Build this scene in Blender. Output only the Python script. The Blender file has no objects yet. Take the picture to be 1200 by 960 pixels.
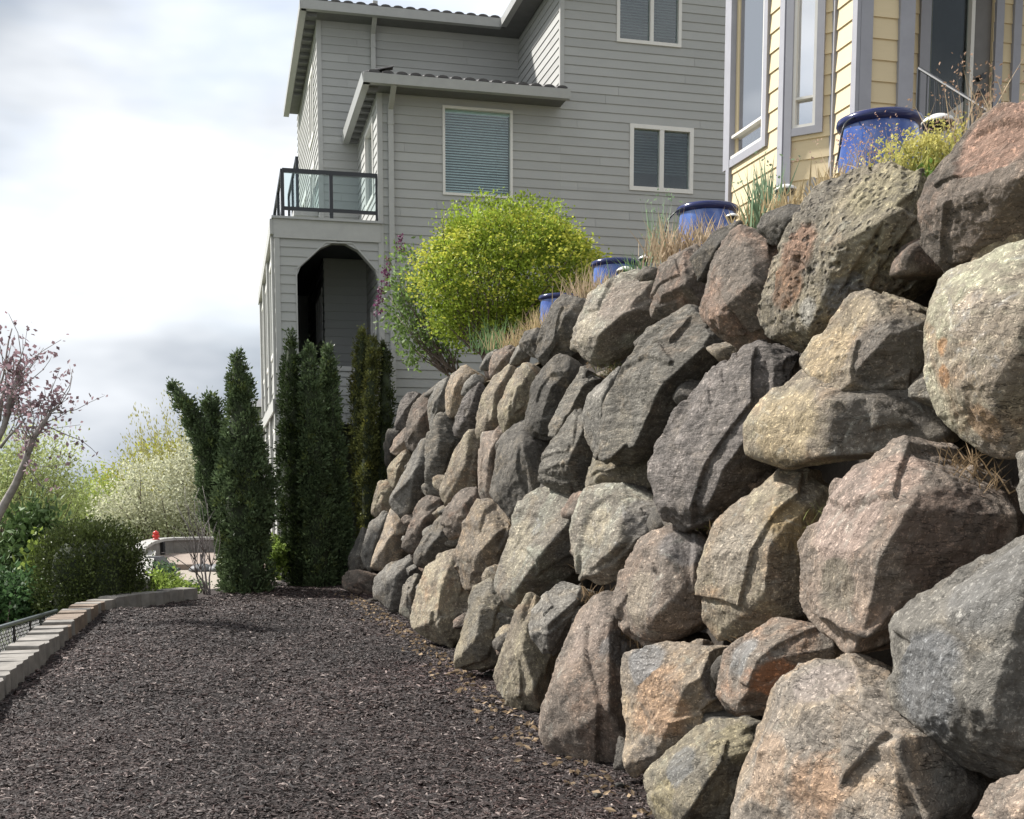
import bpy, bmesh, math, random
import numpy as np
from mathutils import Vector, Matrix

random.seed(7)
RNG = np.random.default_rng(11)
scene = bpy.context.scene
COL = scene.collection

# ------------------------------------------------------------------ camera
F, CX, CY, PITCH, CAMZ = 1360.0, 600.0, 718.0, math.radians(6.0), 1.6
cam_d = bpy.data.cameras.new('camera')
cam = bpy.data.objects.new('camera', cam_d); COL.objects.link(cam)
cam.location = (0, 0, CAMZ)
cam.rotation_euler = (math.radians(90) - PITCH, 0, 0)
cam_d.sensor_fit = 'HORIZONTAL'; cam_d.sensor_width = 36.0
cam_d.lens = F / 1200.0 * 36.0
cam_d.shift_x = 0.0
cam_d.shift_y = (CY - 480.0) / 1200.0
cam_d.clip_start = 0.05; cam_d.clip_end = 9000
scene.camera = cam

# ------------------------------------------------------------------ light
SUN_AZ = Vector((-0.93, 0.37, 0)).normalized()      # direction towards the sun, flat
SUN_EL = math.radians(43)
to_sun = Vector((SUN_AZ.x*math.cos(SUN_EL), SUN_AZ.y*math.cos(SUN_EL), math.sin(SUN_EL)))
sun_d = bpy.data.lights.new('sun', 'SUN'); sun_d.energy = 4.4
sun_d.angle = math.radians(3.0); sun_d.color = (1.0, 0.965, 0.915)
sun = bpy.data.objects.new('sun', sun_d); COL.objects.link(sun)
sun.rotation_euler = (-to_sun).to_track_quat('-Z', 'Y').to_euler()
sun.location = (-20, 5, 30)

world = bpy.data.worlds.new('World'); scene.world = world; world.use_nodes = True
wt = world.node_tree; wt.nodes.clear()
def wn(t): return wt.nodes.new(t)
w_out = wn('ShaderNodeOutputWorld'); w_bg = wn('ShaderNodeBackground')
w_bg.inputs['Strength'].default_value = 0.10
w_sky = wn('ShaderNodeTexSky'); w_sky.sky_type = 'NISHITA'; w_sky.sun_disc = False
w_sky.sun_elevation = SUN_EL; w_sky.sun_rotation = math.atan2(SUN_AZ.x, SUN_AZ.y)
w_sky.air_density = 1.0; w_sky.dust_density = 1.2
w_tc = wn('ShaderNodeTexCoord'); w_map = wn('ShaderNodeMapping')
w_map.inputs['Scale'].default_value = (1.0, 1.0, 2.6)
w_map.inputs['Location'].default_value = (3.1, 0.4, 0.2)
w_n1 = wn('ShaderNodeTexNoise'); w_n1.inputs['Scale'].default_value = 2.3
w_n1.inputs['Detail'].default_value = 7; w_n1.inputs['Roughness'].default_value = 0.56
w_n1.inputs['Distortion'].default_value = 0.3
w_n2 = wn('ShaderNodeTexNoise'); w_n2.inputs['Scale'].default_value = 1.7
w_n2.inputs['Detail'].default_value = 5; w_n2.inputs['Roughness'].default_value = 0.5
w_r1 = wn('ShaderNodeValToRGB')     # cloud cover
w_r1.color_ramp.elements[0].position = 0.34; w_r1.color_ramp.elements[0].color = (0.70, 0.70, 0.70, 1)
w_r1.color_ramp.elements[1].position = 0.56; w_r1.color_ramp.elements[1].color = (1, 1, 1, 1)
w_r2 = wn('ShaderNodeValToRGB')     # cloud brightness
w_r2.color_ramp.elements[0].position = 0.41; w_r2.color_ramp.elements[0].color = (2.5, 2.75, 3.1, 1)
w_r2.color_ramp.elements[1].position = 0.63; w_r2.color_ramp.elements[1].color = (7.6, 7.7, 7.8, 1)
w_mix = wn('ShaderNodeMix'); w_mix.data_type = 'RGBA'
wl = wt.links.new
wl(w_tc.outputs['Generated'], w_map.inputs['Vector'])
wl(w_map.outputs['Vector'], w_n1.inputs['Vector']); wl(w_map.outputs['Vector'], w_n2.inputs['Vector'])
wl(w_n1.outputs['Fac'], w_r1.inputs['Fac']); wl(w_n2.outputs['Fac'], w_r2.inputs['Fac'])
wl(w_r1.outputs['Color'], w_mix.inputs['Factor'])
wl(w_sky.outputs['Color'], w_mix.inputs['A']); wl(w_r2.outputs['Color'], w_mix.inputs['B'])
wl(w_mix.outputs['Result'], w_bg.inputs['Color']); wl(w_bg.outputs['Background'], w_out.inputs['Surface'])

scene.view_settings.view_transform = 'Standard'
scene.view_settings.look = 'None'
scene.view_settings.exposure = 1.02
scene.view_settings.gamma = 1.0
scene.render.engine = 'CYCLES'
scene.render.resolution_x = 1024; scene.render.resolution_y = 819

# ------------------------------------------------------------------ photo geometry helpers
CAM = np.array([0, 0, CAMZ])
_fw = np.array([0, math.cos(PITCH), -math.sin(PITCH)])
_up = np.array([0, math.sin(PITCH), math.cos(PITCH)])
def ray(x, y):
    d = _fw + np.array([1.0, 0, 0])*((x-CX)/F) + _up*((CY-y)/F)
    return d / np.linalg.norm(d)
def at_y(x, y, Y):
    d = ray(x, y); return CAM + d*(Y/d[1])
def at_z(x, y, z=0.0):
    d = ray(x, y); return CAM + d*((z-CAMZ)/d[2])
def on_plane(x, y, p, n):
    d = ray(x, y); return CAM + d*(np.dot(np.asarray(p)-CAM, n)/np.dot(d, n))

# ------------------------------------------------------------------ object helpers
def tag(o, label=None, cat=None, group=None, kind=None):
    if label: o['label'] = label
    if cat: o['category'] = cat
    if group: o['group'] = group
    if kind: o['kind'] = kind
    return o
def empty(name, loc=(0, 0, 0), **k):
    o = bpy.data.objects.new(name, None); COL.objects.link(o)
    o.location = loc; o.empty_display_size = 0.2
    return tag(o, **k)
def link(name, me, parent=None, loc=None, **k):
    """mesh built in WORLD coordinates (shifted back when the parent is an Empty with a location)"""
    o = bpy.data.objects.new(name, me); COL.objects.link(o)
    if parent is not None:
        o.parent = parent
        off = Vector(); p = parent
        while p is not None: off += p.location; p = p.parent
        o.location = -off if loc is None else Vector(loc)-off
    elif loc is not None: o.location = loc
    return tag(o, **k)
def arr_mesh(name, V, Fc, mat=None, smooth=False, colors=None):
    V = np.ascontiguousarray(V, dtype=np.float32); Fc = np.ascontiguousarray(Fc, dtype=np.int32)
    me = bpy.data.meshes.new(name)
    k = Fc.shape[1]; n = Fc.shape[0]
    me.vertices.add(len(V)); me.vertices.foreach_set('co', V.ravel())
    me.loops.add(n*k); me.loops.foreach_set('vertex_index', Fc.ravel())
    me.polygons.add(n)
    me.polygons.foreach_set('loop_start', np.arange(0, n*k, k, dtype=np.int32))
    me.polygons.foreach_set('use_smooth', np.full(n, smooth, dtype=bool))
    if colors is not None:
        c = np.ones((len(V), 4), dtype=np.float32); c[:, :colors.shape[1]] = colors
        a = me.color_attributes.new('tint', 'FLOAT_COLOR', 'POINT'); a.data.foreach_set('color', c.ravel())
    me.update(calc_edges=True); me.validate()
    if mat: me.materials.append(mat)
    return me
def pmesh(name, verts, faces, mat=None, smooth=False):
    me = bpy.data.meshes.new(name); me.from_pydata([tuple(v) for v in verts], [], faces); me.update()
    bm = bmesh.new(); bm.from_mesh(me); bmesh.ops.recalc_face_normals(bm, faces=bm.faces); bm.to_mesh(me); bm.free()
    if smooth: me.polygons.foreach_set('use_smooth', [True]*len(me.polygons))
    if mat: me.materials.append(mat)
    return me
class MB:
    """collects simple solids in world coordinates"""
    def __init__(s): s.v = []; s.f = []
    def hexa(s, c):            # 8 corners: bottom 4 ccw, top 4 ccw
        i = len(s.v); s.v += [tuple(p) for p in c]
        s.f += [(i, i+3, i+2, i+1), (i+4, i+5, i+6, i+7), (i, i+1, i+5, i+4), (i+1, i+2, i+6, i+5), (i+2, i+3, i+7, i+6), (i+3, i, i+4, i+7)]
        return s
    def box(s, x0, x1, y0, y1, z0, z1):
        return s.hexa([(x0, y0, z0), (x1, y0, z0), (x1, y1, z0), (x0, y1, z0), (x0, y0, z1), (x1, y0, z1), (x1, y1, z1), (x0, y1, z1)])
    def tube(s, pts, rad, seg=8, cap=True):
        pts = [Vector(p) for p in pts]; n = len(pts)
        rads = rad if isinstance(rad, (list, tuple)) else [rad]*n
        base = len(s.v); prev = None
        for i, p in enumerate(pts):
            t = (pts[min(i+1, n-1)] - pts[max(i-1, 0)]).normalized()
            if prev is None:
                u = t.orthogonal().normalized()
            else:
                u = (prev - t*prev.dot(t)); u = u.normalized() if u.length > 1e-6 else t.orthogonal().normalized()
            prev = u; w = t.cross(u)
            for k in range(seg):
                a = 2*math.pi*k/seg
                s.v.append(tuple(p + (u*math.cos(a) + w*math.sin(a))*rads[i]))
        for i in range(n-1):
            for k in range(seg):
                a = base+i*seg+k; b = base+i*seg+(k+1) % seg
                s.f.append((a, b, b+seg, a+seg))
        if cap:
            s.f.append(tuple(base+k for k in range(seg))[::-1]); s.f.append(tuple(base+(n-1)*seg+k for k in range(seg)))
        return s
    def lathe(s, prof, cx, cy, seg=32):
        base = len(s.v)
        for r, z in prof:
            for k in range(seg):
                a = 2*math.pi*k/seg; s.v.append((cx+r*math.cos(a), cy+r*math.sin(a), z))
        for i in range(len(prof)-1):
            for k in range(seg):
                a = base+i*seg+k; b = base+i*seg+(k+1) % seg
                s.f.append((a, b, b+seg, a+seg))
        return s
    def mesh(s, name, mat, smooth=False): return pmesh(name, s.v, s.f, mat, smooth)
    def build(s, name, mat, parent=None, smooth=False, **k): return link(name, s.mesh(name, mat, smooth), parent, **k)

# ------------------------------------------------------------------ numpy noise
def _hash(ix, iy, iz):
    h = (ix.astype(np.uint32)*np.uint32(374761393)) ^ (iy.astype(np.uint32)*np.uint32(668265263)) ^ (iz.astype(np.uint32)*np.uint32(2147483647-58))
    h = (h ^ (h >> np.uint32(13)))*np.uint32(1274126177); h ^= h >> np.uint32(16)
    h = h*np.uint32(2654435761); h ^= h >> np.uint32(15)
    return (h & np.uint32(0xffffff)).astype(np.float32)/float(0xffffff)
def vnoise(p):
    i = np.floor(p).astype(np.int64); f = (p-i).astype(np.float32); f = f*f*f*(f*(f*6-15)+10)
    r = 0
    for a in (0, 1):
        wa = f[:, 0] if a else 1-f[:, 0]
        for b in (0, 1):
            wb = f[:, 1] if b else 1-f[:, 1]
            for c in (0, 1):
                wc = f[:, 2] if c else 1-f[:, 2]
                r = r + wa*wb*wc*_hash(i[:, 0]+a, i[:, 1]+b, i[:, 2]+c)
    return r*2-1
def fbm(p, octv=4, lac=2.1, gain=0.5):
    a = 1.0; s = 0; q = np.array(p, dtype=np.float64)
    for o in range(octv):
        s = s + a*vnoise(q+17.3*o); q = q*lac; a *= gain
    return s
def ridged(p, octv=3):
    a = 1.0; s = 0; q = np.array(p, dtype=np.float64)
    for o in range(octv):
        s = s + a*(1-np.abs(vnoise(q+9.1*o))*2); q = q*2.15; a *= .5
    return s

# ------------------------------------------------------------------ materials
def mat_new(name):
    m = bpy.data.materials.new(name); m.use_nodes = True; nt = m.node_tree
    return m, nt, nt.nodes.get('Principled BSDF'), nt.nodes.get('Material Output')
def N(nt, t, **inp):
    n = nt.nodes.new(t)
    for k, v in inp.items(): n.inputs[k.replace('_', ' ')].default_value = v
    return n
def mixc(nt, fac, a, b, mode='MIX'):
    n = nt.nodes.new('ShaderNodeMix'); n.data_type = 'RGBA'; n.blend_type = mode
    for key, val in (('Factor', fac), ('A', a), ('B', b)):
        if isinstance(val, bpy.types.NodeSocket): nt.links.new(val, n.inputs[key])
        elif key == 'Factor': n.inputs[key].default_value = val
        else: n.inputs[key].default_value = (*val[:3], 1)
    return n.outputs['Result']
def ramp(nt, src, p0, p1, c0=0.0, c1=1.0):
    n = nt.nodes.new('ShaderNodeValToRGB'); e = n.color_ramp.elements
    e[0].position = p0; e[1].position = p1; e[0].color = (c0, c0, c0, 1); e[1].color = (c1, c1, c1, 1)
    nt.links.new(src, n.inputs['Fac']); return n.outputs['Color']
def objcoord(nt, scale=(1, 1, 1), rnd=True, rot=(0, 0, 0)):
    tc = nt.nodes.new('ShaderNodeTexCoord'); mp = nt.nodes.new('ShaderNodeMapping')
    mp.inputs['Scale'].default_value = scale; mp.inputs['Rotation'].default_value = rot
    nt.links.new(tc.outputs['Object'], mp.inputs['Vector'])
    if rnd:
        oi = nt.nodes.new('ShaderNodeObjectInfo'); mu = nt.nodes.new('ShaderNodeMath'); mu.operation = 'MULTIPLY'
        mu.inputs[1].default_value = 57.0; nt.links.new(oi.outputs['Random'], mu.inputs[0])
        nt.links.new(mu.outputs[0], mp.inputs['Location'])
    return mp.outputs['Vector']
def noise(nt, vec, scale, detail=5, rough=0.55, dist=0.0):
    n = N(nt, 'ShaderNodeTexNoise', Scale=scale, Detail=detail, Roughness=rough, Distortion=dist)
    nt.links.new(vec, n.inputs['Vector']); return n.outputs['Fac']
def bump(nt, bsdf, height, strength=0.3, dist=0.02, prev=None):
    b = N(nt, 'ShaderNodeBump', Strength=strength, Distance=dist)
    nt.links.new(height, b.inputs['Height'])
    if prev is not None: nt.links.new(prev, b.inputs['Normal'])
    nt.links.new(b.outputs['Normal'], bsdf.inputs['Normal']); return b.outputs['Normal']

def plain(name, col, rough=0.6, metal=0.0, var=0.12, nscale=6.0, bmp=0.05, spec=None):
    m, nt, b, _ = mat_new(name)
    v = objcoord(nt); n = noise(nt, v, nscale, 6, 0.6)
    c = mixc(nt, ramp(nt, n, 0.3, 0.7), [x*(1-var) for x in col], [min(1, x*(1+var)) for x in col])
    nt.links.new(c, b.inputs['Base Color']); b.inputs['Roughness'].default_value = rough
    b.inputs['Metallic'].default_value = metal
    if spec is not None: b.inputs['Specular IOR Level'].default_value = spec
    if bmp: bump(nt, b, noise(nt, v, nscale*8, 4), bmp, 0.01)
    return m
def siding_mat(name, col):
    m, nt, b, _ = mat_new(name)
    v = objcoord(nt, (1, 1, 1))
    big = noise(nt, v, 0.9, 4); grain = noise(nt, objcoord(nt, (3, 3, 40)), 2.0, 5, 0.6)
    c = mixc(nt, ramp(nt, big, 0.3, 0.75), [x*0.93 for x in col], [x*1.05 for x in col])
    c = mixc(nt, mathn(nt, 'MULTIPLY', ramp(nt, grain, 0.45, 0.8), 0.22), c, [x*0.8 for x in col])
    oi = nt.nodes.new('ShaderNodeObjectInfo'); hv = N(nt, 'ShaderNodeHueSaturation'); mr = N(nt, 'ShaderNodeMapRange')
    nt.links.new(oi.outputs['Random'], mr.inputs['Value']); mr.inputs['To Min'].default_value = 0.95; mr.inputs['To Max'].default_value = 1.05
    nt.links.new(mr.outputs[0], hv.inputs['Value']); nt.links.new(c, hv.inputs['Color']); c = hv.outputs['Color']
    nt.links.new(c, b.inputs['Base Color']); b.inputs['Roughness'].default_value = 0.62
    bump(nt, b, grain, 0.12, 0.004)
    return m
def mathn(nt, op, a, b):
    n = nt.nodes.new('ShaderNodeMath'); n.operation = op
    for i, v in enumerate((a, b)):
        if isinstance(v, bpy.types.NodeSocket): nt.links.new(v, n.inputs[i])
        else: n.inputs[i].default_value = v
    return n.outputs[0]
def rock_mat(name, c1, c2, accent, acc=0.25, strat=0.0, pits=0.0, pale=0.2):
    m, nt, b, _ = mat_new(name)
    v = objcoord(nt); vs = objcoord(nt, (1.2, 1.2, 6.0), True, (0.5, 0.75, 0.2))
    n_big = noise(nt, v, 1.9, 6, 0.62, 0.9); n_mid = noise(nt, v, 9, 6, 0.65, 0.3)
    n_fin = noise(nt, v, 60, 6, 0.72, 0.5); n_acc = noise(nt, v, 3.1, 6, 0.65, 1.0); n_str = noise(nt, vs, 4.5, 7, 0.65, 0.4)
    c = mixc(nt, ramp(nt, n_big, 0.42, 0.56), c1, c2)
    c = mixc(nt, mathn(nt, 'MULTIPLY', ramp(nt, n_acc, 0.56-acc*0.22, 0.68-acc*0.1), 0.8), c, accent)
    n_str2 = noise(nt, objcoord(nt, (3.0, 1.0, 1.6), True, (0.9, 0.3, 0.4)), 7.0, 7, 0.7, 0.8)
    c = mixc(nt, mathn(nt, 'MULTIPLY', ramp(nt, n_str2, 0.50, 0.36), 0.38), c, [x*0.5 for x in c2])
    c = mixc(nt, mathn(nt, 'MULTIPLY', ramp(nt, n_mid, 0.55, 0.75), pale), c, [min(1, x*1.3+0.14) for x in c1])
    c = mixc(nt, mathn(nt, 'MULTIPLY', ramp(nt, n_mid, 0.42, 0.28), 0.34), c, [x*0.42 for x in c2])
    # stains and weathered faces of single stones, with lit and shaded sides painted in
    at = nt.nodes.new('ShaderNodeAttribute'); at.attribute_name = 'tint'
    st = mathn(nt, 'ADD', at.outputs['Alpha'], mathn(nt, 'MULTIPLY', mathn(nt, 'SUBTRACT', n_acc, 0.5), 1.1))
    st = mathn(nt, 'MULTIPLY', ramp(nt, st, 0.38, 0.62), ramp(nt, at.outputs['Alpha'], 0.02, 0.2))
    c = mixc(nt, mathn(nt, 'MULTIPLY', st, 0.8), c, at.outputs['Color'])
    if strat: c = mixc(nt, mathn(nt, 'MULTIPLY', ramp(nt, n_str, 0.5, 0.36), strat), c, [x*0.45 for x in c2])
    n_dk = noise(nt, v, 4.2, 9, 0.72, 1.3)
    c = mixc(nt, mathn(nt, 'MULTIPLY', ramp(nt, n_dk, 0.50, 0.61), 0.62), c, [x*0.40 for x in c2])
    n_lt = noise(nt, v, 6.5, 9, 0.75, 1.6)
    c = mixc(nt, mathn(nt, 'MULTIPLY', ramp(nt, n_lt, 0.56, 0.66), 0.40), c, [min(.62, x*1.25+.07) for x in c1])
    # pale speckle and dark grain
    c = mixc(nt, mathn(nt, 'MULTIPLY', ramp(nt, n_fin, 0.60, 0.78), 0.07), c, (0.55, 0.5, 0.42))
    c = mixc(nt, mathn(nt, 'MULTIPLY', ramp(nt, n_fin, 0.42, 0.27), 0.55), c, (0.03, 0.028, 0.026))
    # thin cracks
    vo = N(nt, 'ShaderNodeTexVoronoi', Scale=3.2); vo.feature = 'DISTANCE_TO_EDGE'
    wv = nt.nodes.new('ShaderNodeVectorMath'); wv.operation = 'MULTIPLY_ADD'
    nz = N(nt, 'ShaderNodeTexNoise', Scale=4.0, Detail=6); nt.links.new(vs, nz.inputs['Vector'])
    nt.links.new(nz.outputs['Color'], wv.inputs[0]); wv.inputs[1].default_value = (0.9, 0.9, 0.9); nt.links.new(vs, wv.inputs[2])
    nt.links.new(wv.outputs[0], vo.inputs['Vector'])
    crk = ramp(nt, vo.outputs['Distance'], 0.0, 0.018, 1.0, 0.0)
    crk = mathn(nt, 'MULTIPLY', crk, ramp(nt, n_big, 0.46, 0.6))
    c = mixc(nt, mathn(nt, 'MULTIPLY', crk, 0.75), c, (0.03, 0.026, 0.022))
    oi = nt.nodes.new('ShaderNodeObjectInfo'); hv = N(nt, 'ShaderNodeHueSaturation'); mr = N(nt, 'ShaderNodeMapRange')
    nt.links.new(oi.outputs['Random'], mr.inputs['Value']); mr.inputs['To Min'].default_value = 0.88; mr.inputs['To Max'].default_value = 1.2
    nt.links.new(mr.outputs[0], hv.inputs['Value']); nt.links.new(c, hv.inputs['Color']); c = hv.outputs['Color']
    hgt = mathn(nt, 'ADD', mathn(nt, 'MULTIPLY', n_mid, 1.0), mathn(nt, 'MULTIPLY', n_fin, 0.13))
    hgt = mathn(nt, 'ADD', hgt, mathn(nt, 'MULTIPLY', noise(nt, v, 26, 6, 0.7, 0.4), 0.55))
    hgt = mathn(nt, 'SUBTRACT', hgt, mathn(nt, 'MULTIPLY', crk, 0.5))
    if strat: hgt = mathn(nt, 'ADD', hgt, mathn(nt, 'MULTIPLY', n_str, strat*1.4))
    if pits:
        vp = N(nt, 'ShaderNodeTexVoronoi', Scale=30.0); nt.links.new(v, vp.inputs['Vector'])
        vp.inputs['Randomness'].default_value = 1.0
        pit = mathn(nt, 'MULTIPLY', ramp(nt, vp.outputs['Distance'], 0.12, 0.42, 1.0, 0.0), ramp(nt, n_mid, 0.45, 0.55))
        c = mixc(nt, mathn(nt, 'MULTIPLY', pit, pits), c, (0.06, 0.052, 0.045))
        hgt = mathn(nt, 'SUBTRACT', hgt, mathn(nt, 'MULTIPLY', pit, 0.7))
    nt.links.new(c, b.inputs['Base Color'])
    b.inputs['Roughness'].default_value = 0.85; b.inputs['Specular IOR Level'].default_value = 0.3
    bump(nt, b, hgt, 0.9, 0.04)
    return m
def leaf_mat(name, col, trans=0.35, rough=0.55, var=0.35):
    m, nt, b, out = mat_new(name)
    at = nt.nodes.new('ShaderNodeAttribute'); at.attribute_name = 'tint'
    c = mixc(nt, 1.0, col, at.outputs['Color'], 'MULTIPLY')
    nt.links.new(c, b.inputs['Base Color']); b.inputs['Roughness'].default_value = rough
    b.inputs['Specular IOR Level'].default_value = 0.18
    tr = nt.nodes.new('ShaderNodeBsdfTranslucent'); nt.links.new(c, tr.inputs['Color'])
    mx = nt.nodes.new('ShaderNodeMixShader'); mx.inputs[0].default_value = trans
    nt.links.new(b.outputs[0], mx.inputs[1]); nt.links.new(tr.outputs[0], mx.inputs[2]); nt.links.new(mx.outputs[0], out.inputs['Surface'])
    return m
def glass_mat(name, tint=(0.85, 0.93, 0.93), refl=.06, rough=0.0):
    m, nt, b, out = mat_new(name)
    nt.nodes.remove(b)
    t = nt.nodes.new('ShaderNodeBsdfTransparent'); t.inputs['Color'].default_value = (*tint, 1)
    g = nt.nodes.new('ShaderNodeBsdfGlossy'); g.inputs['Roughness'].default_value = rough
    lw = nt.nodes.new('ShaderNodeLayerWeight'); lw.inputs['Blend'].default_value = 0.5
    fr = nt.nodes.new('ShaderNodeMath'); fr.operation = 'MULTIPLY_ADD'; fr.inputs[1].default_value = 0.7; fr.inputs[2].default_value = refl
    pw = nt.nodes.new('ShaderNodeMath'); pw.operation = 'POWER'; pw.inputs[1].default_value = 2.3
    nt.links.new(lw.outputs['Facing'], pw.inputs[0]); nt.links.new(pw.outputs[0], fr.inputs[0])
    mx = nt.nodes.new('ShaderNodeMixShader')
    nt.links.new(fr.outputs[0], mx.inputs[0]); nt.links.new(t.outputs[0], mx.inputs[1]); nt.links.new(g.outputs[0], mx.inputs[2])
    nt.links.new(mx.outputs[0], out.inputs['Surface'])
    return m

M = {}
M['siding'] = siding_mat('grey_siding', (0.335, 0.335, 0.32))
M['trim'] = plain('grey_trim', (0.355, 0.352, 0.335), 0.55, var=0.06)
M['gutter'] = plain('gutter_paint', (0.33, 0.33, 0.32), 0.4, var=0.05)
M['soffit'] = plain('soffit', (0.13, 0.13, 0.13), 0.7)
M['ysiding'] = siding_mat('yellow_siding', (0.58, 0.475, 0.30))
M['ytrim'] = plain('lilac_grey_trim', (0.27, 0.27, 0.30), 0.5, var=0.06)
M['vinyl'] = plain('window_vinyl', (0.62, 0.60, 0.56), 0.45, var=0.04)
M['tile'] = plain('roof_tile', (0.06, 0.055, 0.054), 0.7, var=0.35, nscale=9)
M['dark_metal'] = plain('black_metal', (0.018, 0.019, 0.022), 0.4, var=0.1)
M['interior'] = plain('room_interior', (0.05, 0.05, 0.055), 0.9)
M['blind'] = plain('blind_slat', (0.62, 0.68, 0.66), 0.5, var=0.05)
M['blind_dark'] = plain('dark_slat', (0.085, 0.095, 0.095), 0.5, var=0.05)  # dark slat colour of the double windows
M['curtain'] = plain('pale_shade', (0.80, 0.78, 0.88), 0.7, var=0.04)
M['bay_glass'] = glass_mat('bay_glass', (0.9, 0.92, 0.95), .68)
M['glass'] = glass_mat('window_glass', (0.86, 0.93, 0.93), .07)
M['rail_glass'] = glass_mat('rail_glass', (0.86, 0.92, 0.92), .03)
M['bark'] = plain('bark', (0.13, 0.10, 0.085), 0.9, var=0.4, nscale=14, bmp=0.4)
M['greybark'] = plain('grey_bark', (0.25, 0.22, 0.21), 0.9, var=0.3, nscale=14, bmp=0.4)
M['concrete'] = plain('concrete', (0.19, 0.18, 0.165), 0.9, var=0.22, nscale=3, bmp=0.3)
M['paver'] = plain('patio_paver', (0.24, 0.19, 0.155), 0.85, var=0.12, nscale=2, bmp=0.2)

# ================================================================== THE BOULDER WALL
WD = np.array([-0.2478, 0.9688, 0.0])          # along the wall, away from the camera
WN = np.array([0.9688, 0.2478, 0.0])           # into the bank
WP0 = np.array([0.75, 5.65, 0.0])              # a point on the foot of the wall
BATTER = 0.29
WOUT = -WN + np.array([0, 0, BATTER]); WOUT = WOUT/np.linalg.norm(WOUT)   # outward normal of the leaning face
def wall_pt(s, h, back=0.0): return WP0 + WD*s + WN*(h*BATTER + back) + np.array([0, 0, h])
WALL_END = 19.35
ROCK = {
 'grey':   rock_mat('rock_grey', (0.440, 0.407, 0.349), (0.309, 0.286, 0.248), (0.474, 0.388, 0.276), 0.25),
 'tan':    rock_mat('rock_tan', (0.660, 0.573, 0.389), (0.476, 0.390, 0.288), (0.658, 0.433, 0.254), 0.2),
 'round':  rock_mat('rock_round', (0.660, 0.650, 0.448), (0.603, 0.495, 0.375), (0.660, 0.424, 0.237), 0.1, pale=0.3),
 'brown':  rock_mat('rock_brown', (0.406, 0.324, 0.252), (0.267, 0.218, 0.175), (0.563, 0.355, 0.248), 0.3),
 'pink':   rock_mat('rock_pink', (0.628, 0.485, 0.372), (0.429, 0.351, 0.285), (0.619, 0.413, 0.288), 0.3, pale=0.35),
 'slate':  rock_mat('rock_slate', (0.448, 0.414, 0.351), (0.342, 0.310, 0.254), (0.501, 0.389, 0.263), 0.35, strat=0.7),
 'dark':   rock_mat('rock_dark', (0.267, 0.237, 0.197), (0.175, 0.157, 0.131), (0.347, 0.276, 0.188), 0.25),
 'purple': rock_mat('rock_purple', (0.397, 0.344, 0.309), (0.287, 0.250, 0.224), (0.414, 0.348, 0.283), 0.2, strat=0.6),
 'pale':   rock_mat('rock_pale', (0.660, 0.660, 0.524), (0.545, 0.476, 0.378), (0.647, 0.485, 0.310), 0.2, strat=0.35),
 'rust':   rock_mat('rock_rust', (0.391, 0.355, 0.305), (0.446, 0.366, 0.288), (0.638, 0.352, 0.200), 0.55),
 'orange': rock_mat('rock_orange', (0.660, 0.514, 0.346), (0.473, 0.408, 0.335), (0.660, 0.465, 0.288), 0.5),
 'pitted': rock_mat('rock_pitted', (0.634, 0.534, 0.359), (0.425, 0.370, 0.286), (0.542, 0.336, 0.215), 0.25, pits=0.85, pale=0.4),
 'olive':  rock_mat('rock_olive', (0.546, 0.467, 0.316), (0.365, 0.327, 0.259), (0.514, 0.408, 0.244), 0.4),
}
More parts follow.
